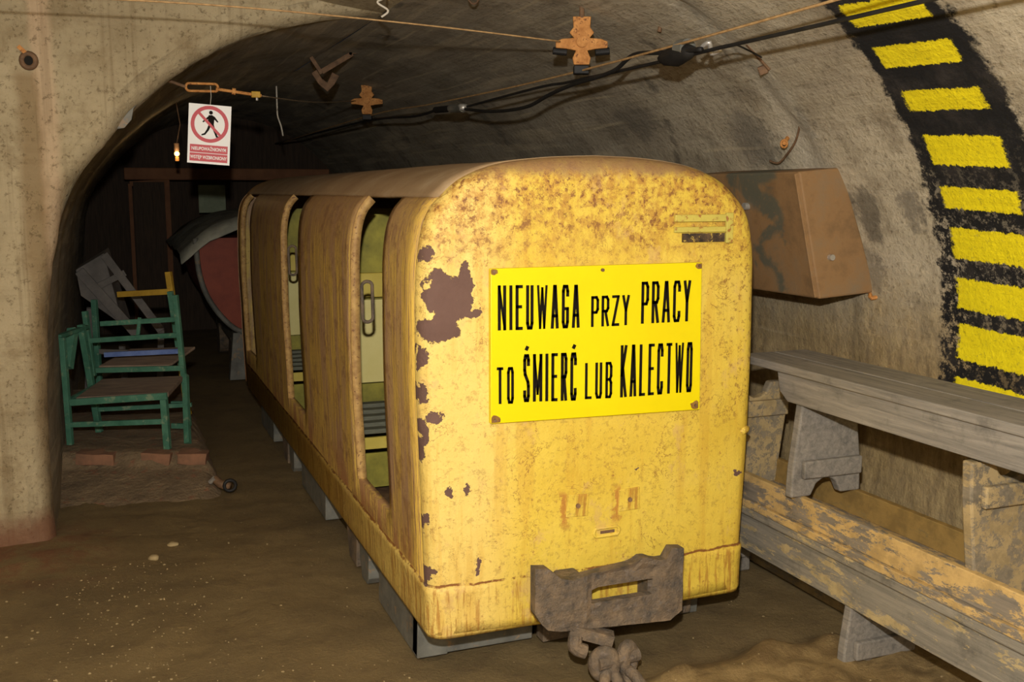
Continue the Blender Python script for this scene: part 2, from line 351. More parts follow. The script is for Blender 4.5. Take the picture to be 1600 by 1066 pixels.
# ------------------------------------------------------------------ helpers: geometry
def link(name, bm, mat, parent=None, smooth=False, bevel=0.0, loc=None, props=None):
    me = bpy.data.meshes.new(name); bm.normal_update(); bm.to_mesh(me); bm.free()
    me.materials.append(mat)
    if smooth:
        for p in me.polygons: p.use_smooth = True
    o = bpy.data.objects.new(name, me); COL.objects.link(o)
    if parent: o.parent = parent
    if loc: o.location = loc
    if bevel:
        b = o.modifiers.new('edge', 'BEVEL'); b.width = bevel; b.segments = 2; b.limit_method = 'ANGLE'
    if props:
        for k, v in props.items(): o[k] = v
    return o
def tag(o, label, cat, group=None, kind=None):
    o['label'] = label; o['category'] = cat
    if group: o['group'] = group
    if kind: o['kind'] = kind
    return o
def empty(name, loc=(0, 0, 0), rz=0.0):
    o = bpy.data.objects.new(name, None); COL.objects.link(o); o.location = loc; o.rotation_euler = (0, 0, rz); o.empty_display_size = 0.1
    return o
def NB(): return bmesh.new()
def hexa(bm, pts):          # 8 points: bottom loop 4, top loop 4
    v = [bm.verts.new(p) for p in pts]
    for f in ((3, 2, 1, 0), (4, 5, 6, 7), (0, 1, 5, 4), (1, 2, 6, 5), (2, 3, 7, 6), (3, 0, 4, 7)): bm.faces.new([v[i] for i in f])
def box(bm, x0, x1, y0, y1, z0, z1):
    hexa(bm, [(x0, y0, z0), (x1, y0, z0), (x1, y1, z0), (x0, y1, z0), (x0, y0, z1), (x1, y0, z1), (x1, y1, z1), (x0, y1, z1)])
def bar(bm, a, b, w, h, up=(0, 0, 1)):      # rectangular bar between two points
    a = Vector(a); b = Vector(b); d = (b - a).normalized(); s = d.cross(Vector(up))
    if s.length < 1e-4: s = d.cross(Vector((0, 1, 0)))
    s.normalize(); t = s.cross(d).normalized()
    s *= w / 2; t *= h / 2
    hexa(bm, [a - s - t, a + s - t, b + s - t, b - s - t, a - s + t, a + s + t, b + s + t, b - s + t])
def prism(bm, poly, f0, f1):                # polygon extruded; f0, f1 map (a, b) to points
    n = len(poly); A = [bm.verts.new(f0(*p)) for p in poly]; B = [bm.verts.new(f1(*p)) for p in poly]
    bm.faces.new(A[::-1]); bm.faces.new(B)
    for i in range(n): bm.faces.new((A[i], A[(i + 1) % n], B[(i + 1) % n], B[i]))
    bmesh.ops.recalc_face_normals(bm, faces=bm.faces)
def tube(bm, pts, r, n=10, closed=False, radii=None):
    P = [Vector(p) for p in pts]; rings = []; m = len(P); ref = None
    for i, p in enumerate(P):
        if closed: d = (P[(i + 1) % m] - P[i - 1]).normalized()
        else: d = (P[min(i + 1, m - 1)] - P[max(i - 1, 0)]).normalized()
        if ref is None:
            ref = Vector((0, 0, 1)) if abs(d.z) < 0.9 else Vector((1, 0, 0))
        s = d.cross(ref).normalized(); t = s.cross(d).normalized(); ref = t
        rr = radii[i] if radii else r
        rings.append([bm.verts.new(p + s * (rr * math.cos(2 * math.pi * k / n)) + t * (rr * math.sin(2 * math.pi * k / n))) for k in range(n)])
    for i in range(m if closed else m - 1):
        a = rings[i]; b = rings[(i + 1) % m]
        for k in range(n): bm.faces.new((a[k], a[(k + 1) % n], b[(k + 1) % n], b[k]))
    if not closed: bm.faces.new(rings[0][::-1]); bm.faces.new(rings[-1])
    bmesh.ops.recalc_face_normals(bm, faces=bm.faces)
def cyl(bm, a, b, r, n=16): tube(bm, [a, b], r, n)
def smooth_path(pts, k=8):
    P = [Vector(p) for p in pts]; out = []
    for i in range(len(P) - 1):
        p0 = P[max(i - 1, 0)]; p1 = P[i]; p2 = P[i + 1]; p3 = P[min(i + 2, len(P) - 1)]
        for j in range(k):
            t = j / k
            out.append(0.5 * ((2 * p1) + (p2 - p0) * t + (2 * p0 - 5 * p1 + 4 * p2 - p3) * t * t + (3 * p1 - p0 - 3 * p2 + p3) * t ** 3))
    out.append(P[-1]); return out
def nz(p, s): return noise.noise(Vector(p) * s)
def grid(bm, rows, uvf=None):
    V = [[bm.verts.new(p) for p in r] for r in rows]
    lay = bm.loops.layers.uv.new('UVMap') if uvf else None
    for i in range(len(V) - 1):
        for j in range(len(V[0]) - 1):
            f = bm.faces.new((V[i][j], V[i + 1][j], V[i + 1][j + 1], V[i][j + 1]))
            if lay:
                for l, (a, b) in zip(f.loops, ((i, j), (i + 1, j), (i + 1, j + 1), (i, j + 1))): l[lay].uv = uvf(a, b)
    return V

# ------------------------------------------------------------------ the tunnel
XC, ZC, RR = 1.2, 0.82, 1.48
def frange(a, b, st):
    n = max(1, int(round((b - a) / st))); return [a + (b - a) * i / n for i in range(n + 1)]
YF = 12.0
ys = frange(-2.2, 2.0, 0.2) + frange(2.0, 4.7, 0.05)[1:] + frange(4.7, YF, 0.15)[1:]
ss = frange(-0.95, 0, 0.08) + frange(0, RR * math.pi / 2, 0.05)[1:]
def arc(s, y):
    a = max(s, 0) / RR
    p0 = Vector((XC + RR * math.cos(a), y, ZC + RR * math.sin(a) + min(s, 0)))
    nrm = Vector((math.cos(a), 0, math.sin(a)))
    # joint between two concrete pours: the near ring sits a little proud
    k = min(max((3.17 + 0.05 * nz((s * 3, 0, 0), 1.0) + 0.02 * nz((s, 9, 0), 9) - y) / 0.05, 0), 1)
    d = -0.02 * k + 0.02 * math.exp(-((y - 3.22) / 0.035) ** 2) * max(0, 0.6 + nz((s * 2, 5, 1), 1.5))
    d += 0.010 * nz(p0, 2.0) + 0.004 * nz(p0, 9.0)
    if s < 0: d += 0.02 * nz(p0, 5)
    return p0 + nrm * d
bm = NB(); grid(bm, [[arc(s, y) for y in ys] for s in ss], lambda i, j: (ss[i], ys[j]))
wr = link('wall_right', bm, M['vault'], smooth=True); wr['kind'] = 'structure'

LP = smooth_path([(-.30, 0, -.1), (-.305, 0, .3), (-.295, 0, .7), (-.27, 0, 1.0), (-.225, 0, 1.3), (-.14, 0, 1.53), (.0, 0, 1.72), (.12, 0, 1.85), (.29, 0, 2.0), (.46, 0, 2.11), (.65, 0, 2.195), (.88, 0, 2.258), (1.04, 0, 2.288), (1.2, 0, 2.3)], 6)
def lpt(i, y, off=0.0):
    p = LP[i]; a = LP[max(i - 1, 0)]; b = LP[min(i + 1, len(LP) - 1)]; d = (b - a).normalized(); n = Vector((-d.z, 0, d.x))
    q = p + n * off; return Vector((q.x, y, q.z)), n
arcl = [0.0]
for i in range(1, len(LP)): arcl.append(arcl[-1] + (LP[i] - LP[i - 1]).length)
ysl = frange(4.76, YF, 0.15)
rows = []
for i in range(len(LP)):
    r = []
    for y in ysl:
        p, n = lpt(i, y); r.append(p + n * ((0.012 * nz(p, 2) + 0.005 * nz(p, 9)) * (0 if i == len(LP) - 1 else 1)))
    rows.append(r)
bm = NB(); grid(bm, rows, lambda i, j: (arcl[i], ysl[j]))
bmesh.ops.reverse_faces(bm, faces=bm.faces)
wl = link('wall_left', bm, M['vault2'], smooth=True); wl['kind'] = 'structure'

# portal face left of the opening: an edge with a chipped lip, then out to the near ceiling
OUT = [(-3.2, -.1), (-3.2, .3), (-3.2, .8), (-3.2, 1.1), (-3.1, 1.5), (-2.9, 1.9), (-2.5, 2.2), (-1.9, 2.42), (-1.2, 2.56), (-.6, 2.6), (0, 2.56), (.5, 2.45), (.9, 2.34), (1.2, 2.302)]
OP = smooth_path([(a, 0, b) for a, b in OUT], 6)
rows = []
for i in range(len(LP)):
    fade = min(1, (len(LP) - 1 - i) / 10)
    rag = 0.018 * nz((arcl[i] * 4, 1, 2), 1.0) + 0.010 * nz((arcl[i] * 14, 3, 2), 1.0)
    rag *= fade
    r = []
    for off, y in ((0.0, 4.84), (-0.004, 4.80), (-.002, 4.775), (0.008, 4.748), (0.024, 4.722), (0.05, 4.705), (.08, 4.70)):
        p, n = lpt(i, y, (off + rag * (1 if y < 4.79 else 0)) * (fade if y < 4.79 else 1)); r.append(p)
    a = r[-1]; b = Vector((OP[i].x, 4.7, OP[i].z))
    L = (b - a).length
    for k in range(1, 41):
        t = (k / 40) ** 1.8; q = a.lerp(b, t); q.y = 4.7 + 0.012 * nz(q, 3) + 0.006 * nz(q, 10) - 0.0; r.append(q)
    rows.append(r)
bm = NB(); grid(bm, rows)
wp = link('wall_portal', bm, M['face'], smooth=True); wp['kind'] = 'structure'
# near ceiling and left side of the chamber in front of the portal
rows = [[Vector((p.x, y, p.z)) + Vector((0, 0, 0.01 * nz((p.x, y, p.z), 2) if i < len(OP) - 1 else 0)) for y in frange(-2.2, 4.7, 0.3)] for i, p in enumerate(OP)]
bm = NB(); grid(bm, rows); link('ceiling', bm, M['face'], smooth=True)['kind'] = 'structure'
bm = NB(); box(bm, -3.3, 2.8, -2.3, -2.2, -.1, 2.7); link('wall_behind_camera', bm, M['face'])['kind'] = 'structure'

# floor
def fh(x, y):
    p = (x, y, 0)
    h = 0.018 * nz(p, 1.3) + 0.010 * nz(p, 5) + 0.005 * nz(p, 17) + 0.003 * nz(p, 40)
    near = min(max((2.72 + 0.06 * nz((x, 0, 0), 6) - 0.25 * abs(x - 1.95) ** 2 - y) / 0.10, 0), 1) * min(max((x - 1.25) / 0.3, 0), 1)
    h += near * 0.06 * (1 + 0.6 * nz(p, 9))
    if x < -0.1: h += 0.02 * math.exp(-((x + .35) / .2) ** 2 - ((y - 4.6) / .25) ** 2)
    return h - 0.012
xs = frange(-3.3, -0.9, 0.3) + frange(-0.9, 2.75, 0.03)[1:]
yf = frange(-2.2, 1.6, 0.3) + frange(1.6, 5.8, 0.03)[1:] + frange(5.8, YF + .2, 0.12)[1:]
bm = NB(); V = grid(bm, [[(x, y, fh(x, y)) for y in yf] for x in xs]); bmesh.ops.recalc_face_normals(bm, faces=bm.faces)
for f in bm.faces:
    if f.normal.z < 0: f.normal_flip()
link('floor', bm, M['floor'], smooth=True)['kind'] = 'structure'

# crumbs of stone trodden into the mud
def blob(bm, c, r, n=1):
    v = bmesh.ops.create_icosphere(bm, subdivisions=n, radius=r)['verts']
    sx, sy, sz = (random.uniform(.7, 1.4) for _ in range(3)); a = random.random() * 6
    for q in v:
        co = q.co * (1 + 0.35 * nz(q.co + Vector(c), 1.2 / r)); x, y = co.x * sx, co.y * sy
        q.co = Vector((x * math.cos(a) - y * math.sin(a), x * math.sin(a) + y * math.cos(a), co.z * sz * .7)) + Vector(c)
bm = NB()
for i in range(560):
    if i < 380: x, y = random.gauss(-.05, .22), random.uniform(2.7, 4.3)
    elif i < 480: x, y = random.uniform(-.22, .8), random.uniform(2.8, 4.9)
    else: x, y = random.uniform(.2, 2.3), random.uniform(2.2, 3.2)
    if x > .78 and y > 2.98 and x < 2: continue
    blob(bm, (x, y, fh(x, y) + .001), random.choice((.002, .0025, .003, .003, .005)))
tag(link('gravel', bm, M['crumb']), 'pale stone crumbs scattered over the brown mud floor', 'gravel', kind='stuff')
for x, y, r, t in ((.177, 4.479, .02, 'pale flat stone lying on the mud, farther of two left of the car'), (.093, 4.32, .022, 'pale flat stone lying on the mud, nearer of two left of the car')):
    bm = NB(); blob(bm, (0, 0, 0), r, 2); o = link('stone', bm, M['crumb'], smooth=True, loc=(x, y, fh(x, y) + .004)); tag(o, t, 'stone', 'lone pale stones')

# low crumbling step the chairs stand on
def steph(x, y):
    yy = 5.66 - .36 * x + 0.05 * nz((x, 0, 3), 4) + 0.02 * nz((x, 0, 7), 20)
    q = (y - yy) / 0.5 + 1; fr = 0 if q < 0 else (min(q, 1) ** 1.2 * .62 + (.38 * min(max((y - yy + .06) / .06, 0), 1)))
    rt = min(max((0.47 + .04 * nz((0, y, 2), 6) - x) / 0.08, 0), 1)
    return 0.152 * fr * rt + 0.008 * nz((x, y, 0), 7) + 0.005 * nz((x, y, 0), 25) - 0.012 - 0.05 * (1 - min(1, max(0, (y - 5.0) / .3))) - 0.05 * min(1, max(0, (x - .44) / .08))
bm = NB()
grid(bm, [[(x, y, steph(x, y)) for y in frange(4.95, 7.6, .02)] for x in frange(-.34, .56, .025)])
for f in bm.faces:
    if f.normal.z < 0: f.normal_flip()
o = link('trim_1', bm, M['brick'], smooth=True); o['kind'] = 'structure'; o['label'] = 'low crumbling brick step along the left wall'
for i, (x, y, z, rz, L) in enumerate(((-.13, 5.70, .112, -.30, .2), (.17, 5.59, .112, -.38, .15), (.345, 5.53, .112, -.3, .15))):
    bm = NB(); box(bm, -L / 2, L / 2, -.045, .045, -.03, .03)
    bmesh.ops.subdivide_edges(bm, edges=bm.edges, cuts=3, use_grid_fill=True)
    for v in bm.verts: v.co += Vector((nz(v.co + Vector((i, 0, 0)), 14), nz(v.co + Vector((0, i, 3)), 14), nz(v.co + Vector((5, i, 0)), 14))) * .008
    o = link('brick', bm, simple('red brick %d' % i, (112, 84, 64), (146, 104, 78), 12, 0.9), bevel=.003, loc=(x, y, z)); o.rotation_euler = (0.06, 0.05, rz)
    tag(o, ('red brick set in the front edge of the step, nearest the tunnel portal', 'red brick at the step edge in front of the green chair legs', 'short broken brick at the right end of the muddy step')[i], 'brick', 'bricks in the step edge')

# end of the tunnel: brown boarded bulkhead
bm = NB(); box(bm, -.4, 2.8, 11.75, 11.85, -.1, 2.4); link('wall_back', bm, M['browndoor'])['kind'] = 'structure'
bm = NB(); box(bm, .15, 2.2, 11.0, 11.12, 1.62, 1.74); tag(link('lintel_beam', bm, M['brownbeam'], bevel=.01), 'brown timber lintel across the dark far end of the tunnel', 'beam')
t = tag(empty('boarded_door', (.2, 11.05, 0)), 'dark brown boarded door leaf at the far end, left of the opening', 'door')
bm = NB(); box(bm, .03, .33, -.02, .02, 0, 1.6); link('panel', bm, M['browndoor'], t)
bm = NB(); bar(bm, (0, 0, 0), (0, 0, 1.58), .035, .06); bar(bm, (.35, 0, 0), (.35, 0, 1.62), .05, .08); bar(bm, (0, 0, 1.58), (.35, 0, 1.6), .035, .05); link('frame', bm, M['brownbeam'], t)
bm = NB(); box(bm, .85, 1.115, 10.98, 11.0, 1.29, 1.57); tag(link('notice_board', bm, M['paleboard']), 'small pale green board at the dark far end above the red tub', 'board')
t = tag(empty('bulkhead_lamp', (.45, 7.5, 1.76)), 'small lit warm lamp hanging in the dark left of the white sign', 'lamp')
bm = NB(); bmesh.ops.create_uvsphere(bm, u_segments=12, v_segments=8, radius=.017); link('bulb', bm, M['bulb'], t, True)
bm = NB(); cyl(bm, (0, 0, .015), (0, 0, .07), .018, 12); tube(bm, [(0, 0, .06), (.03, 0, .2), (.0, 0, .42)], .004, 6); link('lamp_holder', bm, M['rustdark'], t)
bm = NB(); cyl(bm, (0, 0, -.05), (0, 0, -.02), .014, 10); link('lamp_cage', bm, M['rust'], t)
lamp('bulb_light', 'POINT', (.45, 7.46, 1.76), 0.6, (1, .7, .35), .02)

# ------------------------------------------------------------------ the yellow man-riding car
CAR = tag(empty('mine_car', (1.38, 2.8, 0)), 'yellow rusty box-shaped mine personnel car with open door slots and a warning plate', 'mine car')
LEN = 4.55; ZB = .18; ZSEAM = 1.485
half = smooth_path([(-.545, 0, ZB), (-.556, 0, .5), (-.568, 0, .9), (-.566, 0, 1.2), (-.558, 0, 1.34), (-.535, 0, 1.43), (-.492, 0, ZSEAM), (-.425, 0, 1.54), (-.32, 0, 1.578), (-.18, 0, 1.597), (0, 0, 1.605)], 5)
ISEAM = 30
prof = half + [Vector((-p.x, 0, p.z)) for p in half[-2::-1]]
NP = len(prof)
def pn(i):
    a = prof[max(i - 1, 0)]; b = prof[min(i + 1, NP - 1)]; d = (b - a).normalized(); n = Vector((-d.z, 0, d.x))
    if i in (0, NP - 1): n.z = 0; n.normalize()
    return n
def sp(i, y, off=0.0):
    p = prof[i] + pn(i) * off; d = 0.004 * nz((p.x, y, p.z), 2.2) + 0.0015 * nz((p.x, y, p.z), 9)
    p = p + pn(i) * d; return Vector((p.x, y, p.z))
RF = .052
SLOTS = [(.45, .92), (2.07, 2.57), (3.85, 4.32)]
ISILL = next(i for i, p in enumerate(prof) if p.z >= .355)
ylines = sorted(set([round(v, 3) for v in frange(RF, LEN - RF, .12)] + [a for s in SLOTS for a in s]))
# side walls
for side, mat, nm in ((0, M['side'], 'left'), (1, M['side'], 'right')):
    idx = list(range(0, ISEAM + 1)) if side == 0 else list(range(NP - 1, NP - 2 - ISEAM, -1))
    bm = NB(); V = [[bm.verts.new(sp(i, y)) for y in ylines] for i in idx]
    for a in range(len(idx) - 1):
        for j in range(len(ylines) - 1):
            ym = (ylines[j] + ylines[j + 1]) / 2
            if side == 0 and a >= ISILL and any(s0 < ym < s1 for s0, s1 in SLOTS): continue
            q = (V[a][j], V[a + 1][j], V[a + 1][j + 1], V[a][j + 1]); bm.faces.new(q if side else q[::-1])
    bmesh.ops.recalc_face_normals(bm, faces=bm.faces)
    # make sure the shell thickens inwards
    bm.faces.ensure_lookup_table()
    if (bm.faces[0].normal.x < 0) != (side == 0): bmesh.ops.reverse_faces(bm, faces=bm.faces)
    for v in [v for v in bm.verts if not v.link_faces]: bm.verts.remove(v)
    o = link('side_wall', bm, mat, CAR, True)
    m = o.modifiers.new('thickness', 'SOLIDIFY'); m.thickness = .028; m.offset = -1
# roof plate, lapping over the sides
bm = NB(); V = grid(bm, [[sp(i, y, .005) for y in ylines] for i in range(ISEAM, NP - ISEAM)])
if V[6][0].link_faces[0].normal.z < 0 or True:
    bm.normal_update()
    if list(bm.faces)[len(bm.faces) // 2].normal.z < 0: bmesh.ops.reverse_faces(bm, faces=bm.faces)
o = link('roof', bm, M['roof'], CAR, True); m = o.modifiers.new('thickness', 'SOLIDIFY'); m.thickness = .012; m.offset = -1
# nose and tail: fillet rings then a gently domed face
def nose(y0, sgn, mat, nm):
    rings = [[sp(i, y0 + sgn * (RF + .002)) for i in range(NP)]]
    for k in range(0, 9):
        th = k / 8 * math.pi / 2
        rings.append([sp(i, y0 + sgn * (RF - RF * math.sin(th)), -RF * (1 - math.cos(th)) * (1 if 0 < i < NP - 1 else .6)) for i in range(NP)])
    base = rings[-1]; c = Vector((0, 0, ZB))
    # bottom corners rounded upwards
    for k in range(1, 29):
        t = 1 - k / 28; dome = .018 * (1 - t * t) * -sgn
        r = []
        for p in base:
            x = p.x * t; z = ZB + (p.z - ZB) * t
            q = Vector((x, y0 + dome + .003 * nz((x, 3, z), 3.5) + .0015 * nz((x, 3, z), 11), z)); r.append(q)
        rings.append(r)
    bm = NB(); V = grid(bm, rings); bmesh.ops.remove_doubles(bm, verts=bm.verts, dist=1e-5)
    bmesh.ops.recalc_face_normals(bm, faces=bm.faces)
    o = link(nm, bm, mat, CAR, True); m = o.modifiers.new('thickness', 'SOLIDIFY'); m.thickness = .006; m.offset = 0
    return o
nose(0, 1, M['nose'], 'front_panel'); nose(LEN, -1, M['side'], 'rear_panel')
# skirt band welded round the foot, dipping a little below the shell
bm = NB(); path = []
for y in frange(2.9, RF, -.2) if False else [3.0 - k * .15 for k in range(20)]:
    if y > RF: path.append((-1, y))
def skirt(zb, zt, off):
    pts = []
    def xat(z): return -.535 - .02 * min(max((z - ZB) / .3, 0), 1)
    for side in (-1, 1):
        seq = []
        for y in frange(LEN - .2, RF, .15)[::1]: seq.append((side * (.550 + off), y))
        seq.append((side * (.550 + off), RF))
        for k in range(1, 7):
            th = k / 6 * math.pi / 2; seq.append((side * (.550 + off - (RF + off) * (1 - math.cos(th))), RF - (RF + off) * math.sin(th)))
        pts.append(seq)
    L, Rr = pts; mid = [(x, -off - .004 * (1 - (x / .50) ** 2)) for x in frange(-.46, .46, .04)]
    return L + mid + Rr[::-1]
o0 = skirt(ZB, .32, .007)
rows = [[Vector((x, y, z + .003 * nz((x * 3, y * 3, z), 2))) for (x, y) in skirt(0, 0, .002 + e)] for z, e in ((.165, -.004), (.18, .001), (.24, .001), (.30, .004), (.318, .006), (.328, -.001), (.33, -.012))]
grid(bm, rows); bmesh.ops.recalc_face_normals(bm, faces=bm.faces)
o = link('skirt_band', bm, M['nose'], CAR, True); m = o.modifiers.new('thickness', 'SOLIDIFY'); m.thickness = .006; m.offset = 0
# slot flanges: a pale turned lip on the far edge of every doorway
for k, (a, b) in enumerate(SLOTS):
    for yy in (b,):
        bm = NB(); rows = []
        for off, dy in ((.003, 0.004), (.003, .012), (-.03, .012), (-.03, 0.004)):
            rows.append([sp(i, yy + dy - .012, off) for i in range(ISILL, ISEAM + 1)])
        rows.append(rows[0]); grid(bm, rows); bmesh.ops.remove_doubles(bm, verts=bm.verts, dist=1e-6); bmesh.ops.recalc_face_normals(bm, faces=bm.faces)
        link('door_flange', bm, simple('chipped yellow lip %d' % k, (140, 104, 62), (190, 154, 92), 30, .6, c3=(110, 72, 46)), CAR, True)
    # hand hoop
    bm = NB(); zc = 1.10 if k == 0 else 1.15; hh = .075; yb = b - .035
    if k < 2:
        P = []
        for q in range(20):
            th = q / 20 * 2 * math.pi; P.append((-.515 + .020 * math.cos(th), yb, zc + (hh - .018) * (1 if math.sin(th) > 0 else -1) + .018 * math.sin(th)))
        tube(bm, P, .0065, 8, True); link('grab_hoop', bm, M['cast'], CAR, True)
    else: bm.free()
# interior: floor, partitions and seats facing the nose
bm = NB(); box(bm, -.5, .5, .1, LEN - .12, .20, .225); link('car_floor', bm, M['rustdark'], CAR)
for ys_ in (1.72, 3.42):
    bm = NB(); box(bm, -.5, .5, ys_ + .06, ys_ + .075, .22, 1.40); link('partition', bm, M['olive'], CAR)
    st = empty('seat', (0, ys_, 0)); st.parent = CAR
    bm = NB(); box(bm, -.48, .48, -.01, .015, .64, 1.02); link('backrest', bm, M['cream'], st, bevel=.004)
    bm = NB(); box(bm, -.48, .48, -.012, .017, 1.03, 1.14); link('head_board', bm, M['inyellow'], st, bevel=.004)
    for q in range(5):
        bm = NB(); z = .50 + .012 * q; y = -.34 + .075 * q; box(bm, -.48, .48, y, y + .055, z - .02, z); link('slat', bm, M['slat'], st, bevel=.003)
    bm = NB(); box(bm, -.48, .48, -.36, -.345, .42, .47); link('seat_rail', bm, M['inyellow'], st)
    bm = NB(); box(bm, -.48, .48, -.352, -.34, .25, .40); link('kick_board', bm, M['olive'], st)
for ys_ in (.98, 2.75):
    st = empty('seat', (0, ys_, 0)); st.parent = CAR
    for q in range(3):
        bm = NB(); box(bm, -.30, .48, -.06 + .09 * q, .01 + .09 * q, .40 - .05 * q, .42 - .05 * q); link('slat', bm, M['slat'], st, bevel=.003)
    bm = NB(); box(bm, -.36, .48, .19, .21, .22, .31); link('foot_board', bm, M['inyellow'], st)
# underframe
def chunk(name, pts, x0, x1, mat):
    bm = NB(); prism(bm, pts, lambda a, b: (x0, a, b), lambda a, b: (x1, a, b)); return link(name, bm, mat, CAR, bevel=.004)
for s in (-1, 1):
    x0, x1 = s * .545 + s * -.02, s * .42
    for a, b in ((.245, .76), (1.77, 2.40), (3.38, 3.92)):
        chunk('side_skid', [(a, -.005), (b, -.005), (b - .02, .19), (a - .02, .19)], x0, x1, M['frame'])
    for a, b in ((.90, 1.06), (2.62, 2.78)):
        chunk('axle_guard', [(a, .19), (a + .02, .02), (a + .05, -.01), (b - .03, -.01), (b, .06), (b + .02, .19)], x0, s * .47, M['frame'])
        chunk('spring_hanger', [(b + .05, .19), (b + .07, -.005), (b + .2, .0), (b + .27, .19)], x0, s * .5, M['cast'])
bm = NB(); hexa(bm, [(-.525, .245, 0), (-.12, .245, .0), (-.12, .30, .0), (-.525, .30, 0), (-.525, .225, .19), (-.12, .225, .19), (-.12, .28, .19), (-.525, .28, .19)]); link('buffer_beam', bm, M['frame'], CAR, bevel=.004)
bm = NB(); hexa(bm, [(-.10, .2, .0), (.47, .2, .02), (.47, .26, .02), (-.10, .26, 0), (-.10, .18, .19), (.47, .18, .19), (.47, .24, .19), (-.10, .24, .19)]); link('buffer_beam', bm, M['cast'], CAR, bevel=.004)
bm = NB(); box(bm, -.40, .40, .3, LEN - .3, .14, .20); link('underframe', bm, M['rustdark'], CAR)
for y in (1.0, 2.72):
    for s in (-1, 1):
        bm = NB(); cyl(bm, (s * .30, y, .13), (s * .38, y, .13), .125, 28); cyl(bm, (s * .28, y, .13), (s * .30, y, .13), .145, 28); link('wheel', bm, M['cast'], CAR)
# coupler: worn cast buffer plate with a slot, horns at both ends
bc = empty('coupler', (0, -.135, 0)); bc.parent = CAR
poly = [(-.262, .395), (-.272, .36), (-.268, .245), (-.235, .20), (-.20, .192), (.19, .165), (.228, .185), (.234, .22), (.236, .39), (.222, .405), (.188, .40), (.178, .372), (.13, .372), (.09, .385), (.06, .372), (-.12, .352), (-.135, .335), (-.17, .345), (-.19, .372), (-.225, .39), (-.25, .402)]
outer = poly; hole = [(-.07, .300), (.118, .318), (.128, .285), (.118, .262), (-.07, .245)]
bm = NB()
def plate(y): 
    return lambda a, b: (a, y + .012 * nz((a, 0, b), 12), b)
def lerp_poly(P, n):
    out = []
    for i in range(len(P)):
        a, b = P[i], P[(i + 1) % len(P)]
        L = math.hypot(b[0] - a[0], b[1] - a[1]); k = max(1, int(L / .02))
        for j in range(k): t = j / k; out.append((a[0] + (b[0] - a[0]) * t, a[1] + (b[1] - a[1]) * t))
    return out
# slab above, below, left and right of the slot
xsC = [-.268 + i * (.502 / 24) for i in range(25)]
def top_z(x):
    P = [(-.268, .40), (-.225, .395), (-.18, .355), (-.13, .345), (-.12, .355), (.06, .372), (.095, .392), (.14, .372), (.178, .372), (.19, .405), (.234, .40)]
    for (a, za), (b, zb) in zip(P, P[1:]):
        if a <= x <= b: return za + (zb - za) * (x - a) / (b - a)
    return .39
def bot_z(x):
    P = [(-.268, .26), (-.235, .205), (-.19, .192), (.19, .168), (.234, .195)]
    for (a, za), (b, zb) in zip(P, P[1:]):
        if a <= x <= b: return za + (zb - za) * (x - a) / (b - a)
    return .2
cols = []
for x in xsC:
    zt, zb = top_z(x), bot_z(x); inner = -.075 < x < .13
    h1 = .312 if inner else .305; h0 = .262
    zs = [zb + (h0 - zb) * k / 4 for k in range(5)] + [h1 + (zt - h1) * k / 4 for k in range(5)]
    cols.append((x, zs))
def fy(x, z):
    d = .004 * nz((x, 0, z), 14) + .0015 * nz((x, 2, z), 40)
    cut = 0.007 if (-.1 < x < .15) else 0
    return -.0 + d + (cut if .2 < z < .36 else 0)
for d_, flip in ((0, 0),):
    Fv = [[bm.verts.new((x, fy(x, z), z)) for z in zs] for x, zs in cols]; Bv = [[bm.verts.new((x, .038, z)) for z in zs] for x, zs in cols]
    n = len(cols)
    for i in range(n - 1):
        xm = (cols[i][0] + cols[i + 1][0]) / 2
        for j in range(9):
            if j == 4 and -.075 < xm < .125:
                bm.faces.new((Fv[i][4], Fv[i + 1][4], Bv[i + 1][4], Bv[i][4])); bm.faces.new((Fv[i + 1][5], Fv[i][5], Bv[i][5], Bv[i + 1][5])); continue
            bm.faces.new((Fv[i][j], Fv[i + 1][j], Fv[i + 1][j + 1], Fv[i][j + 1])); bm.faces.new((Bv[i][j], Bv[i][j + 1], Bv[i + 1][j + 1], Bv[i + 1][j]))
        bm.faces.new((Fv[i][0], Bv[i][0], Bv[i + 1][0], Fv[i + 1][0])); bm.faces.new((Fv[i][9], Fv[i + 1][9], Bv[i + 1][9], Bv[i][9]))
    for j in range(9):
        bm.faces.new((Fv[0][j], Fv[0][j + 1], Bv[0][j + 1], Bv[0][j])); bm.faces.new((Fv[n - 1][j + 1], Fv[n - 1][j], Bv[n - 1][j], Bv[n - 1][j + 1]))
bmesh.ops.recalc_face_normals(bm, faces=bm.faces)
link('buffer_plate', bm, M['cast'], bc, bevel=.004)
for xa, xb in ((-.16, -.085), (.135, .18)):
    bm = NB(); box(bm, xa, xb, .035, .16, .20, .34); link('buffer_block', bm, M['cast'], bc, bevel=.01)
bm = NB(); bar(bm, (-.14, .03, .185), (-.02, -.02, .15), .05, .035); tube(bm, smooth_path([(-.135, .0, .17), (-.14, -.01, .14), (-.11, -.02, .125)], 4), .022, 10); link('draw_hook', bm, M['cast'], bc, bevel=.006)
for k, (cx_, cy_, cz_, rx, rz_, tr, tl) in enumerate(((-.062, -.05, .092, .026, .034, .024, -.3), (.018, -.045, .094, .020, .036, .023, .5))):
    bm = NB(); P = []
    for q in range(20):
        a = q / 20 * 6.2832; P.append((cx_ + rx * math.cos(a), cy_ + rx * tl * math.cos(a), cz_ + rz_ * math.sin(a)))
    tube(bm, P, tr, 10, True); link('shackle', bm, M['cast'], bc, True)
bm = NB(); cyl(bm, (-.09, -.06, .10), (.05, -.05, .105), .022, 12); link('shackle_pin', bm, M['cast'], bc)
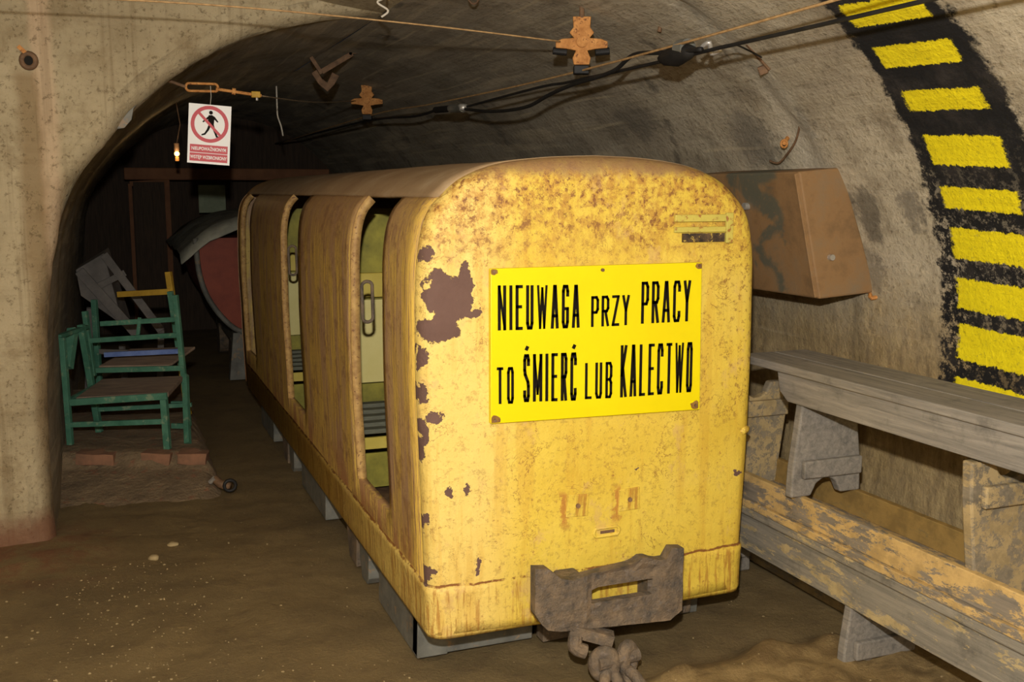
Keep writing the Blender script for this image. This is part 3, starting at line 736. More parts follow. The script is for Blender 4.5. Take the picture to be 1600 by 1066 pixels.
for k, (a0, b0) in enumerate((((-.05, -.06, .07), (-.065, -.14, -.01)), ((.01, -.06, .06), (.035, -.15, -.01)))):
    bm = NB(); A0 = Vector(a0); B0 = Vector(b0); d = (B0 - A0); mid = (A0 + B0) / 2; n = d.cross(Vector((1, 0, 0) if k else (0, 1, .3))).normalized(); P = []
    for q in range(20):
        a = q / 20 * 6.2832; P.append(mid + d * .5 * math.cos(a) + n * .028 * math.sin(a))
    tube(bm, P, .018, 10, True); link('chain_link', bm, M['cast'], bc, True)
# nose fittings
for x, z, a in ((-.08, .54, .05), (.10, .54, -.03)):
    bm = NB(); box(bm, -.038, .038, -.006, .008, -.036, .036); p = link('square_plate', bm, M['nose'], CAR, bevel=.003, loc=(x, -.018, z)); p.rotation_euler = (0, a, 0)
    bm = NB(); cyl(bm, (0, -.006, 0), (0, -.011, 0), .0075, 10); link('bolt_head', bm, M['rustdark'], p)
bm = NB(); P = [(.022 + (.032 if math.cos(t) > 0 else -.032) + .012 * math.cos(t), -.020, .443 + .014 * math.sin(t)) for t in [q / 16 * 2 * math.pi for q in range(16)]]
tube(bm, P, .0055, 8, True); link('oval_lug', bm, M['nose'], CAR, True)
bm = NB(); box(bm, .0, .05, -.021, -.014, .438, .448); link('lug_slot', bm, M['rustdark'], CAR)
lp = empty('plate_holder', (0, -.012, 0)); lp.parent = CAR
bm = NB(); box(bm, .43, .455, -.008, .004, 1.34, 1.435); box(bm, .245, .43, -.008, .004, 1.408, 1.43); box(bm, .245, .43, -.005, .004, 1.375, 1.392); link('holder_frame', bm, M['label'], lp, bevel=.002)
bm = NB(); box(bm, .275, .425, -.006, .003, 1.345, 1.372); link('dark_strip', bm, simple('worn black strip', (26, 22, 20), (90, 70, 50), 40, .7, c3=(190, 160, 70)), lp)
bm = NB(); blob(bm, (0, 0, 0), .022, 2); link('hinge_lug', bm, M['nose'], CAR, True, loc=(.535, .02, .72))

# warning plate with its lettering
SG = empty('warning_sign', (-1.38, -2.8, 0)); SG.parent = CAR
ysg = 2.768
def sq(a, b, y): return (a, y, b)
bm = NB(); prism(bm, [(1.012, .824), (1.722, .812), (1.716, 1.282), (1.013, 1.281)], lambda a, b: (a, ysg, b), lambda a, b: (a, ysg + .02, b)); link('sign_plate', bm, M['signyellow'], SG, bevel=.002)
for i, (x, z, r) in enumerate(((1.022, 1.272, .012), (1.706, 1.272, .013), (1.024, .834, .018), (1.705, .828, .017), (1.37, 1.268, .006))):
    bm = NB(); pl = [(x + r * math.cos(t) * (1 + .35 * nz((t, i, 0), 2)), z + r * .8 * math.sin(t) * (1 + .35 * nz((t, i, 5), 2))) for t in [q / 14 * 2 * math.pi for q in range(14)]]
    prism(bm, [(min(max(a, 1.0135), 1.7155), min(max(b, .8265 if a < 1.3 else .8155), 1.2795)) for a, b in pl], lambda a, b: (a, ysg - .0012, b), lambda a, b: (a, ysg + .001, b)); link('rust_patch', bm, M['signrust'], SG)
    bm = NB(); cyl(bm, (x, ysg - .006, z), (x, ysg, z), .005, 10); link('screw', bm, M['rustdark'], SG)
C_ = {
 'N': [[(0, 0), (0, 1), (1, 0), (1, 1)]], 'I': [[(0, 0), (0, 1)]], 'E': [[(1, 0), (0, 0), (0, 1), (1, 1)], [(0, .52), (.85, .52)]],
 'U': [[(0, 1), (0, .12), (.2, 0), (.8, 0), (1, .12), (1, 1)]], 'W': [[(0, 1), (.25, 0), (.5, .95), (.75, 0), (1, 1)]],
 'A': [[(0, 0), (.42, 1), (.58, 1), (1, 0)], [(.17, .28), (.83, .28)]],
 'G': [[(1, .78), (1, .88), (.8, 1), (.2, 1), (0, .88), (0, .12), (.2, 0), (.8, 0), (1, .12), (1, .45), (.55, .45)]],
 'P': [[(0, 0), (0, 1), (.75, 1), (1, .9), (1, .58), (.75, .47), (0, .47)]],
 'R': [[(0, 0), (0, 1), (.75, 1), (1, .9), (1, .6), (.75, .5), (0, .5)], [(.5, .5), (1, 0)]],
 'Z': [[(0, 1), (1, 1), (0, 0), (1, 0)]], 'Y': [[(0, 1), (.5, .5), (1, 1)], [(.5, .5), (.5, 0)]],
 'C': [[(1, .78), (1, .88), (.8, 1), (.2, 1), (0, .88), (0, .12), (.2, 0), (.8, 0), (1, .12), (1, .22)]],
 'T': [[(0, 1), (1, 1)], [(.5, 1), (.5, 0)]], 'O': [[(.2, 0), (0, .12), (0, .88), (.2, 1), (.8, 1), (1, .88), (1, .12), (.8, 0), (.2, 0)]],
 'S': [[(1, .8), (1, .9), (.8, 1), (.2, 1), (0, .9), (0, .68), (.15, .58), (.85, .42), (1, .32), (1, .1), (.8, 0), (.2, 0), (0, .1), (0, .2)]],
 'M': [[(0, 0), (0, 1), (.5, .15), (1, 1), (1, 0)]], 'L': [[(0, 1), (0, 0), (1, 0)]],
 'B': [[(0, 0), (0, 1), (.75, 1), (1, .9), (1, .62), (.75, .52), (0, .52)], [(.75, .52), (1, .42), (1, .1), (.75, 0), (0, 0)]],
 'K': [[(0, 0), (0, 1)], [(1, 1), (0, .42)], [(.25, .56), (1, 0)]]}
REL = {'I': 0.0, 'W': 1.9, 'M': 1.75, 'N': 1.2, 'A': 1.15, 'K': 1.1}
def word(txt, x0, x1, z0l, z1l, z0r, z1r, sw):
    acc = [i for i, ch in enumerate(txt) if ch in 'ŚĆ']; base = txt.replace('Ś', 'S').replace('Ć', 'C')
    gap = .95; tot = sum(REL.get(c, 1) for c in base); k = len(base)
    # unit widths: letter = REL * u, gap between letters = g
    g = sw * 2.1 if len(base) > 3 else sw * 2.4
    u = ((x1 - x0) - g * (k - 1) - sw) / tot; x = x0 + sw / 2
    bm = NB()
    def zz(xx, f):
        t = (xx - x0) / (x1 - x0); a = z0l + (z0r - z0l) * t; b = z1l + (z1r - z1l) * t; return a + sw / 2 + (b - a - sw) * f
    for i, ch in enumerate(base):
        wd = u * REL.get(ch, 1)
        for pl in C_[ch]:
            P = [Vector((x + wd * a, zz(x + wd * a, b))) for a, b in pl]
            for a, b in zip(P, P[1:]):
                d = (b - a).normalized(); n = Vector((-d.y, d.x)) * sw / 2 * (.72 if abs(d.x) > .02 and abs(d.y) > .9 and ch in 'WMN' else 1); e = d * sw * .42
                q = [a - e - n, b + e - n, b + e + n, a - e + n]
                f = [bm.verts.new((v.x, ysg - .0016, v.y)) for v in q]; h = [bm.verts.new((v.x, ysg + .0005, v.y)) for v in q]
                bm.faces.new(f); bm.faces.new(h[::-1])
                for m_ in range(4): bm.faces.new((f[m_], h[m_], h[(m_ + 1) % 4], f[(m_ + 1) % 4]))
        if i in acc:
            xx = x + wd * .5; zt = zz(xx, 1) + .016
            a = Vector((xx - .002, zt)); b = Vector((xx + .004, zt + .012)); d = (b - a).normalized(); n = Vector((-d.y, d.x)) * sw * .55
            f = [bm.verts.new((v.x, ysg - .0016, v.y)) for v in (a - n, b - n, b + n, a + n)]; h = [bm.verts.new((v.co.x, ysg + .0005, v.co.z)) for v in f]
            bm.faces.new(f); bm.faces.new(h[::-1])
            for m_ in range(4): bm.faces.new((f[m_], h[m_], h[(m_ + 1) % 4], f[(m_ + 1) % 4]))
        x += wd + g
    bmesh.ops.recalc_face_normals(bm, faces=bm.faces)
    link('lettering', bm, M['ink'], SG)
word('NIEUWAGA', 1.034, 1.296, 1.100, 1.233, 1.096, 1.226, .0092)
word('PRZY', 1.334, 1.464, 1.096, 1.190, 1.096, 1.190, .0082)
word('PRACY', 1.504, 1.678, 1.098, 1.228, 1.098, 1.228, .0092)
word('TO', 1.030, 1.084, .882, .992, .880, .990, .0082)
word('ŚMIERĆ', 1.114, 1.288, .882, 1.026, .874, 1.022, .0092)
word('LUB', 1.316, 1.408, .876, .988, .873, .986, .0082)
word('KALECTWO', 1.436, 1.690, .872, 1.036, .872, 1.032, .0090)

# ------------------------------------------------------------------ benches stacked along the right wall
def bench(label, x, y0, y1, z, h, legs, ap, mats, flip=False, aprons=(0, 0), cleatlow=True):
    """long plank bench; local z up from its feet, flipped when it lies on its seat"""
    t = tag(empty('plank_bench', (x, y0, z)), label, 'bench', 'stacked plank benches'); L = y1 - y0; W = .27
    def Z(a, b): return (a, b) if not flip else (h - b, h - a)
    seatm, apm, legm = mats
    a, b = Z(h - .028, h); bm = NB(); box(bm, -.005, W / 2 - .002, 0, L, a, b); box(bm, W / 2 + .002, W + .005, 0, L, a, b); link('seat', bm, seatm, t, bevel=.004)
    a, b = Z(h - .028 - ap, h - .028)
    for ia, xx in enumerate((.01, W - .035)):
        bm = NB(); l0 = aprons[0]; l1 = L - aprons[1]
        if not flip: pl = [(l0, b), (l0, a), (l1 - .06, a), (l1 - .015, a + .03), (l1, b)]
        else: pl = [(l0, b), (l0, a), (l1, a), (l1, b)]
        prism(bm, pl, lambda p, q: (xx, p, q), lambda p, q: (xx + .025, p, q)); link('apron', bm, M['wood_gold'] if flip and ia else apm, t, bevel=.003)
    for ly in legs:
        hh = h - .03; bm = NB()
        pl = [(-.005, 0), (.075, 0), (.095, .04), (.12, .055), (.15, .055), (.175, .04), (.195, 0), (.275, 0), (.272, .10), (.232, hh), (.038, hh), (.0, .10)]
        if flip: pl = [(p, h - q) for p, q in pl]
        yy = ly - y0
        prism(bm, pl, lambda p, q: (p, yy, q), lambda p, q: (p, yy + .035, q)); lg = link('leg', bm, legm, t, bevel=.006)
        a, b = Z(.065, .125)
        bm = NB(); box(bm, .03, .262, yy - .022, yy - .001, a, b); link('cleat', bm, legm, lg, bevel=.005)
    return t
bench('bottom plank bench, grey with cream paint remains, standing on the mud', 2.065, 1.35, 3.62, -.015, .40, (2.44, 3.35), .135, (M['wood_chip'], M['wood_chip'], M['wood']))
bench('middle ochre plank bench lying upside down on another, its legs pointing up', 2.062, 1.35, 3.75, .387, .415, (1.98, 3.14), .088, (M['wood_ochre'], M['wood_ochre'], M['wood_tan']), True)
bench('topmost grey plank bench of the stack, standing on the upturned bench', 2.04, 1.0, 3.02, .503, .435, (2.70, 1.5), .095, (M['wood'], M['wood'], M['wood']), aprons=(.03, .2))
bm = NB(); hexa(bm, [(2.38, 2.78, 0), (2.50, 2.80, 0), (2.50, 4.2, 0), (2.38, 4.2, 0), (2.38, 2.78, .03), (2.50, 2.80, .03), (2.50, 4.2, .03), (2.38, 4.2, .03)])
tag(link('plank', bm, M['wood_tan'], bevel=.003), 'loose tan plank lying on the floor behind the bottom bench', 'plank')

# ------------------------------------------------------------------ rusty box on the right wall
t = tag(empty('steel_box', (2.276, 3.05, 1.1)), 'rusty steel box hung on the curved right wall behind the car', 'box')
pb = [(0, .472), (.112, .013), (.372, .03), (.19, .488)]
bm = NB(); prism(bm, pb, lambda a, b: (a, 0, b), lambda a, b: (a, .72, b)); link('housing', bm, M['box'], t, bevel=.008)
bm = NB(); bar(bm, (-.003, .012, .465), (.107, .012, .02), .016, .008, (0, 1, 0)); link('corner_flange', bm, M['box'], t, bevel=.002)
bm = NB(); cyl(bm, (.15, -.018, .165), (.15, .005, .165), .011, 12); link('bolt', bm, M['silver'], t)
for k, (yy, zz) in enumerate(((.42, .34), (.35, .345))):
    bm = NB(); xx = (.472 - zz) / .459 * .112; cyl(bm, (xx - .02, yy, zz), (xx + .01, yy, zz), .014, 10); link('bolt', bm, M['silver'], t)
bm = NB(); tube(bm, smooth_path([(.37, .03, .04), (.34, -.01, .01), (.40, -.03, .03)], 4), .008, 6); link('bracket', bm, M['rust'], t)

# ------------------------------------------------------------------ green chairs on the step
U_ = Vector((.877, -.48, 0)); W_ = Vector((.48, .877, 0))
def chair_frame(name, label, loc, rz, cat='chair'):
    return tag(empty(name, loc, rz), label, cat, 'old chairs on the step')
rz0 = math.atan2(-.48, .877)
def stick(t, name, a, b, w=.026, h=.02, mat='green', up=(0, 1, 0), props=None):
    bm = NB(); bar(bm, a, b, w, h, up); return link(name, bm, M[mat], t, bevel=.002, props=props)
A = chair_frame('garden_chair', 'front green wooden chair with one arm, at the edge of the brick step', (-.264, 5.885, .15), rz0)
stick(A, 'leg', (0, 0, 0), (-.008, 0, .585), .030, .026)
stick(A, 'leg', (.552, 0, -.005), (.545, 0, .27), .034, .03)
stick(A, 'leg', (.0, .30, 0), (-.05, .26, .62), .034, .03)
stick(A, 'leg', (.60, .14, -.01), (.50, .36, .33), .03, .03)
stick(A, 'arm', (-.03, 0, .588), (-.05, .32, .60), .03, .02, up=(0, 0, 1))
stick(A, 'arm_pad', (-.05, .10, .40), (-.075, .22, .60), .05, .04)
stick(A, 'stretcher', (0, 0, .11), (.55, 0, .145), .028, .02)
stick(A, 'stretcher', (-.0, .30, .13), (.53, .36, .16), .024, .02)
stick(A, 'side_rail', (0, 0, .24), (.0, .30, .27), .026, .02, up=(0, 0, 1))
bm = NB(); hexa(bm, [(.05, .0, .235), (.57, .0, .275), (.49, .36, .30), (.0, .36, .27), (.05, .0, .262), (.57, .0, .302), (.49, .36, .325), (.0, .36, .295)]); st = link('seat', bm, M['seatwood'], A, bevel=.003)
stick(A, 'seat_rail', (.02, -.012, .235), (.57, -.012, .285), .036, .018)
B = chair_frame('folding_chair', 'taller green folding chair with two back rails, pushed behind the front chair', (-.264 + W_.x * .42, 5.885 + W_.y * .42, .15), rz0)
stick(B, 'leg', (-.085, 0, .30), (-.115, 0, .675), .028, .028)
stick(B, 'leg', (.478, 0, .02), (.435, 0, .775), .028, .026)
stick(B, 'foot_rail', (.375, 0, .02), (.485, 0, .02), .03, .02)
stick(B, 'side_rail', (.38, 0, .15), (.475, 0, .152), .028, .02)
stick(B, 'backrest', (-.10, 0, .505), (.45, 0, .548), .028, .02)
stick(B, 'backrest', (-.04, .03, .60), (.44, .03, .635), .028, .02)
stick(B, 'slat', (.19, .01, .52), (.20, .03, .64), .018, .015)
stick(B, 'seat_rail', (-.06, -.01, .335), (.47, -.01, .36), .03, .02)
bm = NB(); hexa(bm, [(-.05, 0, .345), (.38, 0, .36), (.40, .3, .42), (-.01, .3, .40), (-.05, 0, .36), (.38, 0, .375), (.40, .3, .435), (-.01, .3, .415)]); link('seat', bm, M['seatwood'], B, bevel=.003)
stick(B, 'seat_edge', (-.01, .0, .425), (.44, .0, .455), .028, .02, 'blue', props={'label': 'blue painted seat edge'})
Cc = chair_frame('yellow_chair', 'chair with yellow top rail and post behind the green chairs', (-.264 + W_.x * .8, 5.885 + W_.y * .8, .15), rz0)
stick(Cc, 'leg', (-.268, 0, .0), (-.271, 0, .70), .032, .028)
stick(Cc, 'leg', (.30, 0, .0), (.215, 0, .875), .035, .03, 'yellowwood')
stick(Cc, 'leg', (.27, 0, .3), (.235, -.03, .76), .03, .03)
stick(Cc, 'backrest', (-.11, -.01, .735), (.225, -.01, .757), .034, .025, 'yellowwood', props={'label': 'yellow top rail'})
stick(Cc, 'seat_rail', (-.26, 0, .38), (.27, 0, .38), .03, .02, 'greywood')
stick(Cc, 'leg', (-.26, .30, 0), (-.27, .3, .38), .03, .03, 'greywood')
# a grey board seat tipped against the wall behind
D = chair_frame('tipped_chair', 'dusty grey board chair lying tipped on its side against the dark left wall', (-.15, 7.0, .15), 0)
bm = NB(); hexa(bm, [(-.05, 0, .70), (.19, 0, .50), (.24, .25, .52), (-.0, .25, .72), (-.07, 0, .865), (.10, 0, .965), (.13, .25, .99), (-.05, .25, .88)]); link('seat', bm, M['greywood'], D, bevel=.004)
stick(D, 'leg', (.10, -.02, .96), (.42, -.02, .46), .05, .03, 'greywood'); stick(D, 'leg', (-.05, -.02, .86), (.27, -.02, .44), .06, .03, 'greywood')
stick(D, 'leg', (.42, .0, .46), (.40, .2, .0), .04, .03, 'greywood'); stick(D, 'leg', (.0, .0, .62), (-.05, .2, .0), .04, .03, 'greywood'); stick(D, 'stretcher', (.02, -.02, .74), (.22, -.02, .84), .04, .02, 'greywood')

# bit of scrap lying by the step
t = tag(empty('scrap_clamp', (.45, 5.2, .02)), 'dark metal clamp scrap lying on the mud beside the brick step', 'scrap')
bm = NB(); tube(bm, [(-.03, .02, .05), (0, 0, .02), (.04, -.03, .01)], .022, 10); link('body', bm, M['rustdark'], t, True)
bm = NB(); P = [(.04 + .028 * math.cos(q / 12 * 6.283), -.04, .02 + .028 * math.sin(q / 12 * 6.283)) for q in range(12)]; tube(bm, P, .009, 8, True); link('ring', bm, M['black'], t, True)
bm = NB(); cyl(bm, (-.05, .02, .03), (-.03, .0, .055), .012, 8); link('bolt', bm, M['silver'], t)

# ------------------------------------------------------------------ red tub wagon far behind
T = tag(empty('tub_wagon', (1.25, 8.4, 0)), 'dull red mine tub wagon under a grey tarpaulin, far back in the dark', 'mine car')
ut = smooth_path([(-.62, 0, 1.14), (-.60, 0, .85), (-.52, 0, .62), (-.36, 0, .42), (-.18, 0, .36), (0, 0, .35)], 5)
ut = ut + [Vector((-p.x, 0, p.z)) for p in ut[-2::-1]]
bm = NB(); prism(bm, [(p.x, p.z) for p in ut], lambda a, b: (a, 0, b), lambda a, b: (a, 2.0, b)); link('tub', bm, M['redtub'], T)
bm = NB(); tube(bm, [(p.x * 1.03, -.01, p.z) for p in ut], .022, 8); link('rim', bm, M['frame'], T, True)
bm = NB(); rows = []
for i in range(22):
    x = -.76 + i * 1.52 / 21; r = []
    for j in range(16):
        y = -.12 + j * .15; z = 1.16 + .17 * (1 - min(1, abs(x) / .62) ** 2.5) - (max(0, abs(x) - .6) * .8) - (.08 if j == 0 else 0) + .03 * nz((x * 4, y * 3, 0), 1.4); r.append((x, y, z))
    rows.append(r)
grid(bm, rows); o = link('tarpaulin', bm, M['tarp'], T, True); m = o.modifiers.new('t', 'SOLIDIFY'); m.thickness = .01
bm = NB(); box(bm, -.34, .34, .1, 1.9, .24, .34); link('underframe', bm, M['frame'], T)
for s in (-1, 1):
    for y in (.45, 1.5):
        bm = NB(); cyl(bm, (s * .28, y, .14), (s * .36, y, .14), .14, 20); link('wheel', bm, M['cast'], T)
    bm = NB(); hexa(bm, [(s * .42, -.02, 0), (s * .30, -.02, 0), (s * .30, .1, 0), (s * .42, .1, 0), (s * .38, -.02, .38), (s * .28, -.02, .38), (s * .28, .1, .38), (s * .38, .1, .38)]); link('stand', bm, M['frame'], T)

# ------------------------------------------------------------------ wires, brackets and fittings overhead
def bracket(loc, s, label, withblack=True):
    t = tag(empty('wire_bracket', loc), label, 'bracket', 'cross-shaped wire brackets')
    t.scale = (s, s, s); t.rotation_euler = (0, 0, -.35)
    h = [(-.035, .095), (.035, .095), (.032, .055), (.048, .035), (.03, .015), (.075, .012), (.10, .002), (.10, -.022), (.06, -.025), (.022, -.032), (.035, -.06), (.03, -.085), (-.03, -.085), (-.035, -.06), (-.022, -.032), (-.06, -.025), (-.10, -.022), (-.10, .002), (-.075, .012), (-.03, .015), (-.048, .035), (-.032, .055)]
    bm = NB(); prism(bm, h, lambda a, b: (a, -.008, b), lambda a, b: (a, .008, b)); link('cross_plate', bm, M['rust'], t, bevel=.003)
    bm = NB(); cyl(bm, (0, -.02, .0), (0, .02, .0), .022, 12); link('clamp_bolt', bm, M['rust'], t)
    bm = NB(); cyl(bm, (0, 0, .09), (.0, .0, .15), .01, 8); link('hanger_rod', bm, M['rustdark'], t)
    if withblack:
        for s_ in (-1, 1):
            bm = NB(); cyl(bm, (s_ * .055, .02, -.035), (s_ * .11, .02, -.03), .014, 12); link('insulator_and_shadow', bm, M['black'], t, bevel=.002)  # black cylinders stand for the insulators and the shadow of the plate's arms
    bm = NB(); box(bm, -.03, .03, -.015, .03, -.12, -.087); link('black_block', bm, M['black'], t, bevel=.004)  # small black block below the cross plate
    return t
bracket((1.73, 3.7, 2.072), 1.0, 'orange rusty cross-shaped wire bracket, the nearer and larger one under the vault')
bracket((1.68, 7.05, 2.12), 1.08, 'smaller rusty cross-shaped wire bracket farther down the tunnel', False)
def wire(name, pts, r, mat, label, cat, k=6):
    bm = NB(); tube(bm, smooth_path(pts, k), r, 7); return tag(link(name, bm, M[mat], smooth=True), label, cat)
wire('span_wire', [(-.6, 3.7, 2.11), (-.025, 3.7, 2.121), (.459, 3.7, 2.122), (1.1, 3.7, 2.10), (1.64, 3.7, 2.07)], .0032, 'wire', 'thin rusty span wire running left from the nearer bracket across the vault', 'wire')
wire('trolley_wire', [(1.72, -1.0, 1.99), (1.73, 1.5, 1.985), (1.73, 3.7, 1.965), (1.715, 5.5, 1.985), (1.70, 7.1, 2.02), (1.68, 11, 2.0)], .0042, 'wire', 'orange rusty wire running along the tunnel under both brackets', 'wire')
wire('span_wire', [(.68, 4.9, 1.936), (1.1, 5.9, 2.0), (1.60, 7.05, 2.115)], .003, 'thinwire', 'dull thin wire from the turnbuckle to the farther bracket', 'wire')
wire('power_cable', [(1.76, -.5, 1.93), (1.76, 1.9, 1.932), (1.76, 2.79, 1.935), (1.76, 3.1, 1.935), (1.76, 3.87, 1.94), (1.76, 4.21, 1.948), (1.75, 5.26, 1.936)], .006, 'black', 'black cable running tight along the vault, upper of the pair', 'cable')
wire('power_cable', [(1.745, 2.85, 1.94), (1.74, 3.07, 1.957), (1.74, 3.291, 1.975), (1.735, 3.45, 1.934), (1.73, 3.77, 1.92), (1.735, 4.02, 1.902), (1.74, 4.31, 1.871), (1.74, 4.75, 1.885), (1.74, 5.2, 1.931), (1.74, 5.55, 1.955), (1.74, 6.05, 1.95), (1.73, 6.8, 1.985), (1.72, 7.6, 2.0), (1.72, 11.5, 2.02)], .008, 'black', 'thicker black cable sagging below the vault, lower of the pair', 'cable')
t = tag(empty('lamp_socket', (1.755, 2.93, 1.945)), 'dark round cable lamp socket with a pale clamp, right of the nearer bracket', 'lamp socket')
bm = NB(); tube(bm, [(0, -.02, 0), (0, .02, 0), (0, .09, -.005), (0, .16, -.002), (0, .20, 0)], .03, 14, radii=[.012, .026, .034, .026, .01]); link('body', bm, M['black'], t, True)
bm = NB(); cyl(bm, (.0, .02, .012), (.0, .07, .016), .030, 12); link('collar', bm, M['frame'], t)
bm = NB(); tube(bm, smooth_path([(.02, -.03, .01), (.03, -.06, .02), (.05, -.04, -.01), (.07, -.07, .0)], 4), .008, 7); link('clamp', bm, M['silver'], t, True)
bm = NB(); tube(bm, smooth_path([(.03, -.05, 0), (.12, -.05, .02), (.2, -.02, .01), (.3, .05, .0)], 4), .003, 6); link('tail_wire', bm, M['black'], t, True)
t = tag(empty('cable_joint', (1.74, 5.35, 1.945)), 'grey taped cable joint halfway between the two brackets', 'cable joint')
bm = NB(); cyl(bm, (0, -.18, -.012), (0, .02, 0), .022, 12); link('sleeve', bm, M['frame'], t)
bm = NB(); cyl(bm, (0, .03, .0), (0, .30, .012), .018, 12); link('sleeve', bm, M['black'], t)
bm = NB(); blob(bm, (0, -.19, -.01), .028, 2); link('end_cap', bm, M['silver'], t, True)

# turnbuckle and the white sign below it
t = tag(empty('turnbuckle', (.345, 4.9, 1.975)), 'rusty turnbuckle stretched from the left vault above the white sign', 'turnbuckle')
bm = NB(); P = [(.07 + (.055 if math.cos(a) > 0 else -.055) + .015 * math.cos(a), 0, -.01 + .017 * math.sin(a)) for a in [q / 16 * 6.283 for q in range(16)]]; tube(bm, P, .006, 8, True); link('eye_frame', bm, M['rust'], t, True)
bm = NB(); cyl(bm, (.13, 0, -.015), (.33, 0, -.038), .007, 8); cyl(bm, (.20, 0, -.022), (.215, 0, -.024), .015, 10); link('screw_rod', bm, M['rust'], t)
bm = NB(); box(bm, .285, .325, -.012, .012, -.048, -.02); link('end_clamp', bm, M['yellowwood'], t, bevel=.003)
bm = NB(); cyl(bm, (.31, 0, -.06), (.31, 0, -.035), .006, 8); link('bolt', bm, M['silver'], t)
bm = NB(); tube(bm, [(0, 0, -.01), (-.06, 0, .01), (-.10, 0, .02)], .007, 8); link('anchor', bm, M['rustdark'], t)
t = tag(empty('prohibition_sign', (.437, 4.89, 1.757)), 'white and red no-entry-for-pedestrians sign hanging from the turnbuckle', 'sign')
t.rotation_euler = (0, math.radians(4.2), -.12)
bm = NB(); box(bm, -.092, .092, -.002, .002, -.132, .132); link('panel', bm, M['white'], t)
def ring2(bm, cx, cz, r0, r1, y, n=48):
    a = [bm.verts.new((cx + r0 * math.cos(2 * math.pi * k / n), y, cz + r0 * math.sin(2 * math.pi * k / n))) for k in range(n)]
    b = [bm.verts.new((cx + r1 * math.cos(2 * math.pi * k / n), y, cz + r1 * math.sin(2 * math.pi * k / n))) for k in range(n)]
    for k in range(n): bm.faces.new((a[k], a[(k + 1) % n], b[(k + 1) % n], b[k]))
bm = NB()
def fig(poly, y=-.0035):
    f = [bm.verts.new((a, y, b)) for a, b in poly]; bm.faces.new(f)
cz = .045
fig([(.004 + .0085 * math.cos(q / 14 * 6.283), cz + .052 + .0085 * math.sin(q / 14 * 6.283)) for q in range(14)])
fig([(-.006, cz + .040), (.010, cz + .042), (.020, cz + .028), (.018, cz - .002), (-.004, cz - .004), (-.008, cz + .015)])
fig([(.012, cz + .040), (.022, cz + .034), (.038, cz + .014), (.034, cz + .010), (.018, cz + .024)])
fig([(-.004, cz + .038), (-.016, cz + .026), (-.032, cz + .010), (-.028, cz + .006), (-.010, cz + .020), (.0, cz + .028)])
fig([(-.004, cz + .0), (.008, cz + .0), (-.002, cz - .026), (-.018, cz - .048), (-.034, cz - .052), (-.034, cz - .046), (-.022, cz - .041), (-.012, cz - .024)])
fig([(.006, cz + .0), (.018, cz + .0), (.026, cz - .024), (.036, cz - .050), (.046, cz - .052), (.046, cz - .057), (.030, cz - .057), (.016, cz - .026)])
link('walking_figure', bm, M['ink'], t)
bm = NB(); ring2(bm, 0, cz, .066, .082, -.0045)
d = Vector((1, -1)).normalized() * .070; n = Vector((1, 1)).normalized() * .006
fig([(-d.x - n.x, cz - d.y - n.y), (d.x - n.x, cz + d.y - n.y), (d.x + n.x, cz + d.y + n.y), (-d.x + n.x, cz - d.y + n.y)], -.0047)
link('prohibition_ring', bm, M['red'], t)
bm = NB(); box(bm, -.082, .082, -.0045, -.002, -.083, -.048); box(bm, -.082, .082, -.0045, -.002, -.122, -.086); link('red_panel', bm, M['red'], t)
for k, (tx, z) in enumerate((('NIEUPOWAŻNIONYM', -.0725), ('WSTĘP WZBRONIONY', -.1105))):
    c = bpy.data.curves.new('sign_text', 'FONT'); c.body = tx; c.size = .0185; c.align_x = 'CENTER'; c.extrude = .0003; c.offset = .0004
    o = bpy.data.objects.new('sign_text', c); COL.objects.link(o); o.parent = t; o.location = (0, -.0052, z); o.rotation_euler = (math.pi / 2, 0, 0); o.scale = (.82, 1.1, 1); c.materials.append(M['white'])
    me = bpy.data.meshes.new_from_object(o); me.materials.clear(); me.materials.append(M['white']); q = bpy.data.objects.new('lettering', me); COL.objects.link(q); q.parent = t; q.location = o.location; q.rotation_euler = o.rotation_euler; q.scale = o.scale; bpy.data.objects.remove(o)
bm = NB(); tube(bm, [(0, 0, .13), (.002, .0, .17), (-.002, .006, .215)], .0016, 5); link('hanging_string', bm, M['string'], t)

# bent steel hook on the vault, farther in
t = tag(empty('roof_hook', (1.17, 6.0, 2.19)), 'bent rusty V-shaped steel hook fixed under the dark vault, left of centre', 'hook')
bm = NB(); bar(bm, (-.06, 0, .07), (.0, 0, -.02), .022, .012, (0, 1, 0)); bar(bm, (0, 0, -.01), (.18, 0, .10), .03, .012, (0, 1, 0)); bar(bm, (.165, 0, .09), (.19, 0, .16), .02, .012, (0, 1, 0)); bar(bm, (.16, 0, .105), (.215, 0, .11), .02, .012, (0, 1, 0)); link('hook_arm', bm, M['rustdark'], t, bevel=.002)
bm = NB(); prism(bm, [(-.06, -.02), (-.03, .0), (0, -.05), (.03, -.07), (.06, -.01), (.10, -.03), (.07, -.08), (.03, -.12), (-.02, -.08)], lambda a, b: (a, -.008, b), lambda a, b: (a, .008, b)); link('claw', bm, M['rustdark'], t, bevel=.003)
wire('tie_wire', [(.988, 6.5, 2.14), (.988, 6.5, 2.024), (.990, 6.5, 1.96), (1.005, 6.48, 1.90), (1.018, 6.5, 1.843)], .005, 'string', 'short pale tie wire dangling between the turnbuckle and the bent hook', 'wire')
wire('knotted_string', [(.965, 3.69, 2.26), (.951, 3.69, 2.189), (.922, 3.68, 2.165), (.962, 3.685, 2.14), (.938, 3.69, 2.117)], .004, 'string', 'knotted white string tied on the span wire at the top edge', 'string')
wire('hanging_rod', [(1.98, 3.45, 2.30), (1.955, 3.45, 2.213), (1.929, 3.45, 2.086)], .008, 'rustdark', 'dark steel rod sticking down from the vault at the top edge', 'rod')
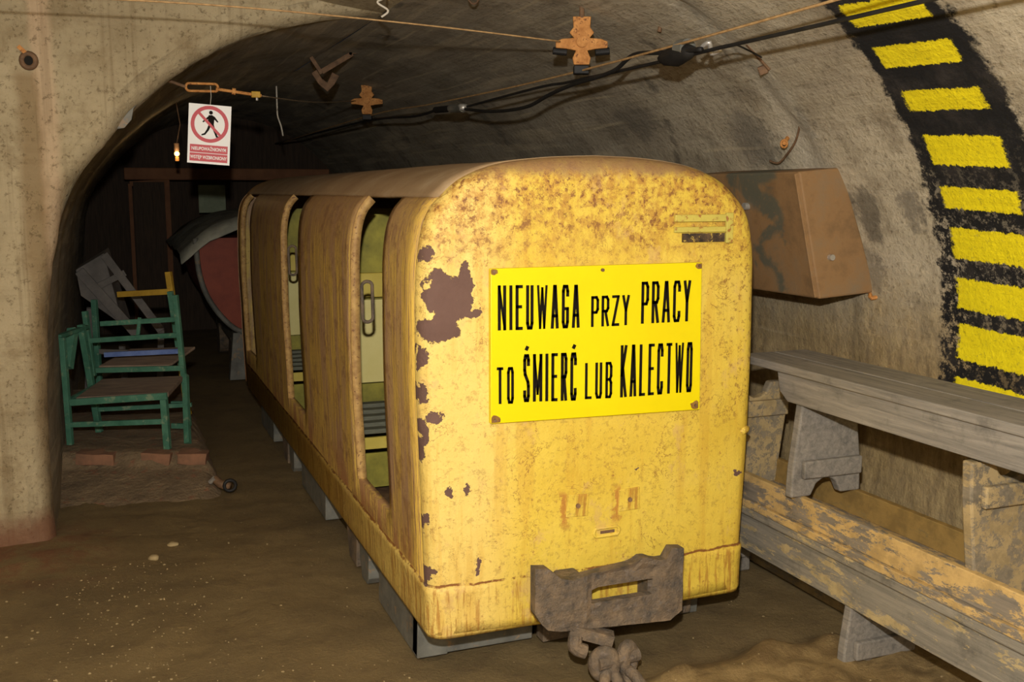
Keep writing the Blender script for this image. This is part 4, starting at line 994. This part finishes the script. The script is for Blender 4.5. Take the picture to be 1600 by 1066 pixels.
bm = NB(); P = [(1.394 + .02 * math.cos(q / 14 * 6.283), 4.0, 2.262 + .02 * math.sin(q / 14 * 6.283)) for q in range(14)]; tube(bm, P, .004, 7, True); tag(link('eye_bolt', bm, M['rustdark'], smooth=True), 'small iron ring in the vault at the top edge', 'ring')
# scrap metal caught in the joint of the vault
t = tag(empty('wall_clip', (2.10, 3.08, 1.975)), 'rusty metal clip and bare bolt in the concrete joint, above the steel box', 'clip')
bm = NB(); bar(bm, (-.03, 0, .035), (.06, -.01, -.05), .03, .012, (0, 1, 0)); bar(bm, (.05, .0, -.05), (.03, .02, -.06), .03, .02, (0, 1, 0)); link('strap', bm, M['rustdark'], t, bevel=.003)
bm = NB(); blob(bm, (-.005, -.02, .02), .014, 2); link('bolt', bm, M['silver'], t, True)
wire('wire_hook', [(2.36, 3.16, 1.77), (2.385, 3.22, 1.69), (2.40, 3.30, 1.635), (2.41, 3.36, 1.61), (2.40, 3.40, 1.62)], .004, 'rustdark', 'bent thin wire hook hanging on the vault just above the steel box', 'hook')
t = tag(empty('anchor_nail', (2.375, 3.27, 1.69)), 'rusty anchor nail in the vault beside the thin wire hook', 'nail')
bm = NB(); cyl(bm, (-.02, -.02, -.01), (.03, .02, .02), .008, 8); P = [(-.02 + .014 * math.cos(q / 12 * 6.283), -.02, -.012 + .014 * math.sin(q / 12 * 6.283)) for q in range(12)]; tube(bm, P, .004, 6, True); link('shaft', bm, M['rust'], t)
# metal flake on the portal edge and the rusted anchor in the portal face
bm = NB(); prism(bm, [(.13, 1.865), (.115, 1.845), (.105, 1.80), (.075, 1.765), (.045, 1.76), (.06, 1.79), (.095, 1.835)], lambda a, b: (a, 4.66, b), lambda a, b: (a, 4.672, b)); tag(link('metal_plate', bm, M['frame'], bevel=.002), 'small bent grey metal plate sticking out of the portal edge', 'plate')
t = tag(empty('anchor_socket', (-.275, 4.70, 2.027)), 'dark rusted anchor socket in the pale concrete at upper left', 'anchor')
bm = NB(); P = [(.026 * math.cos(q / 16 * 6.283), -.008, .028 * math.sin(q / 16 * 6.283)) for q in range(16)]; tube(bm, P, .011, 8, True); link('ring', bm, M['rustdark'], t, True)
bm = NB(); cyl(bm, (0, -.012, 0), (0, .01, 0), .024, 14); link('hole_shade', bm, M['dark'], t)  # near-black disc stands in for the shade inside the hole
bm = NB(); bar(bm, (-.035, -.012, .055), (-.01, -.012, .03), .016, .01, (0, 1, 0)); link('nail', bm, M['rust'], t)
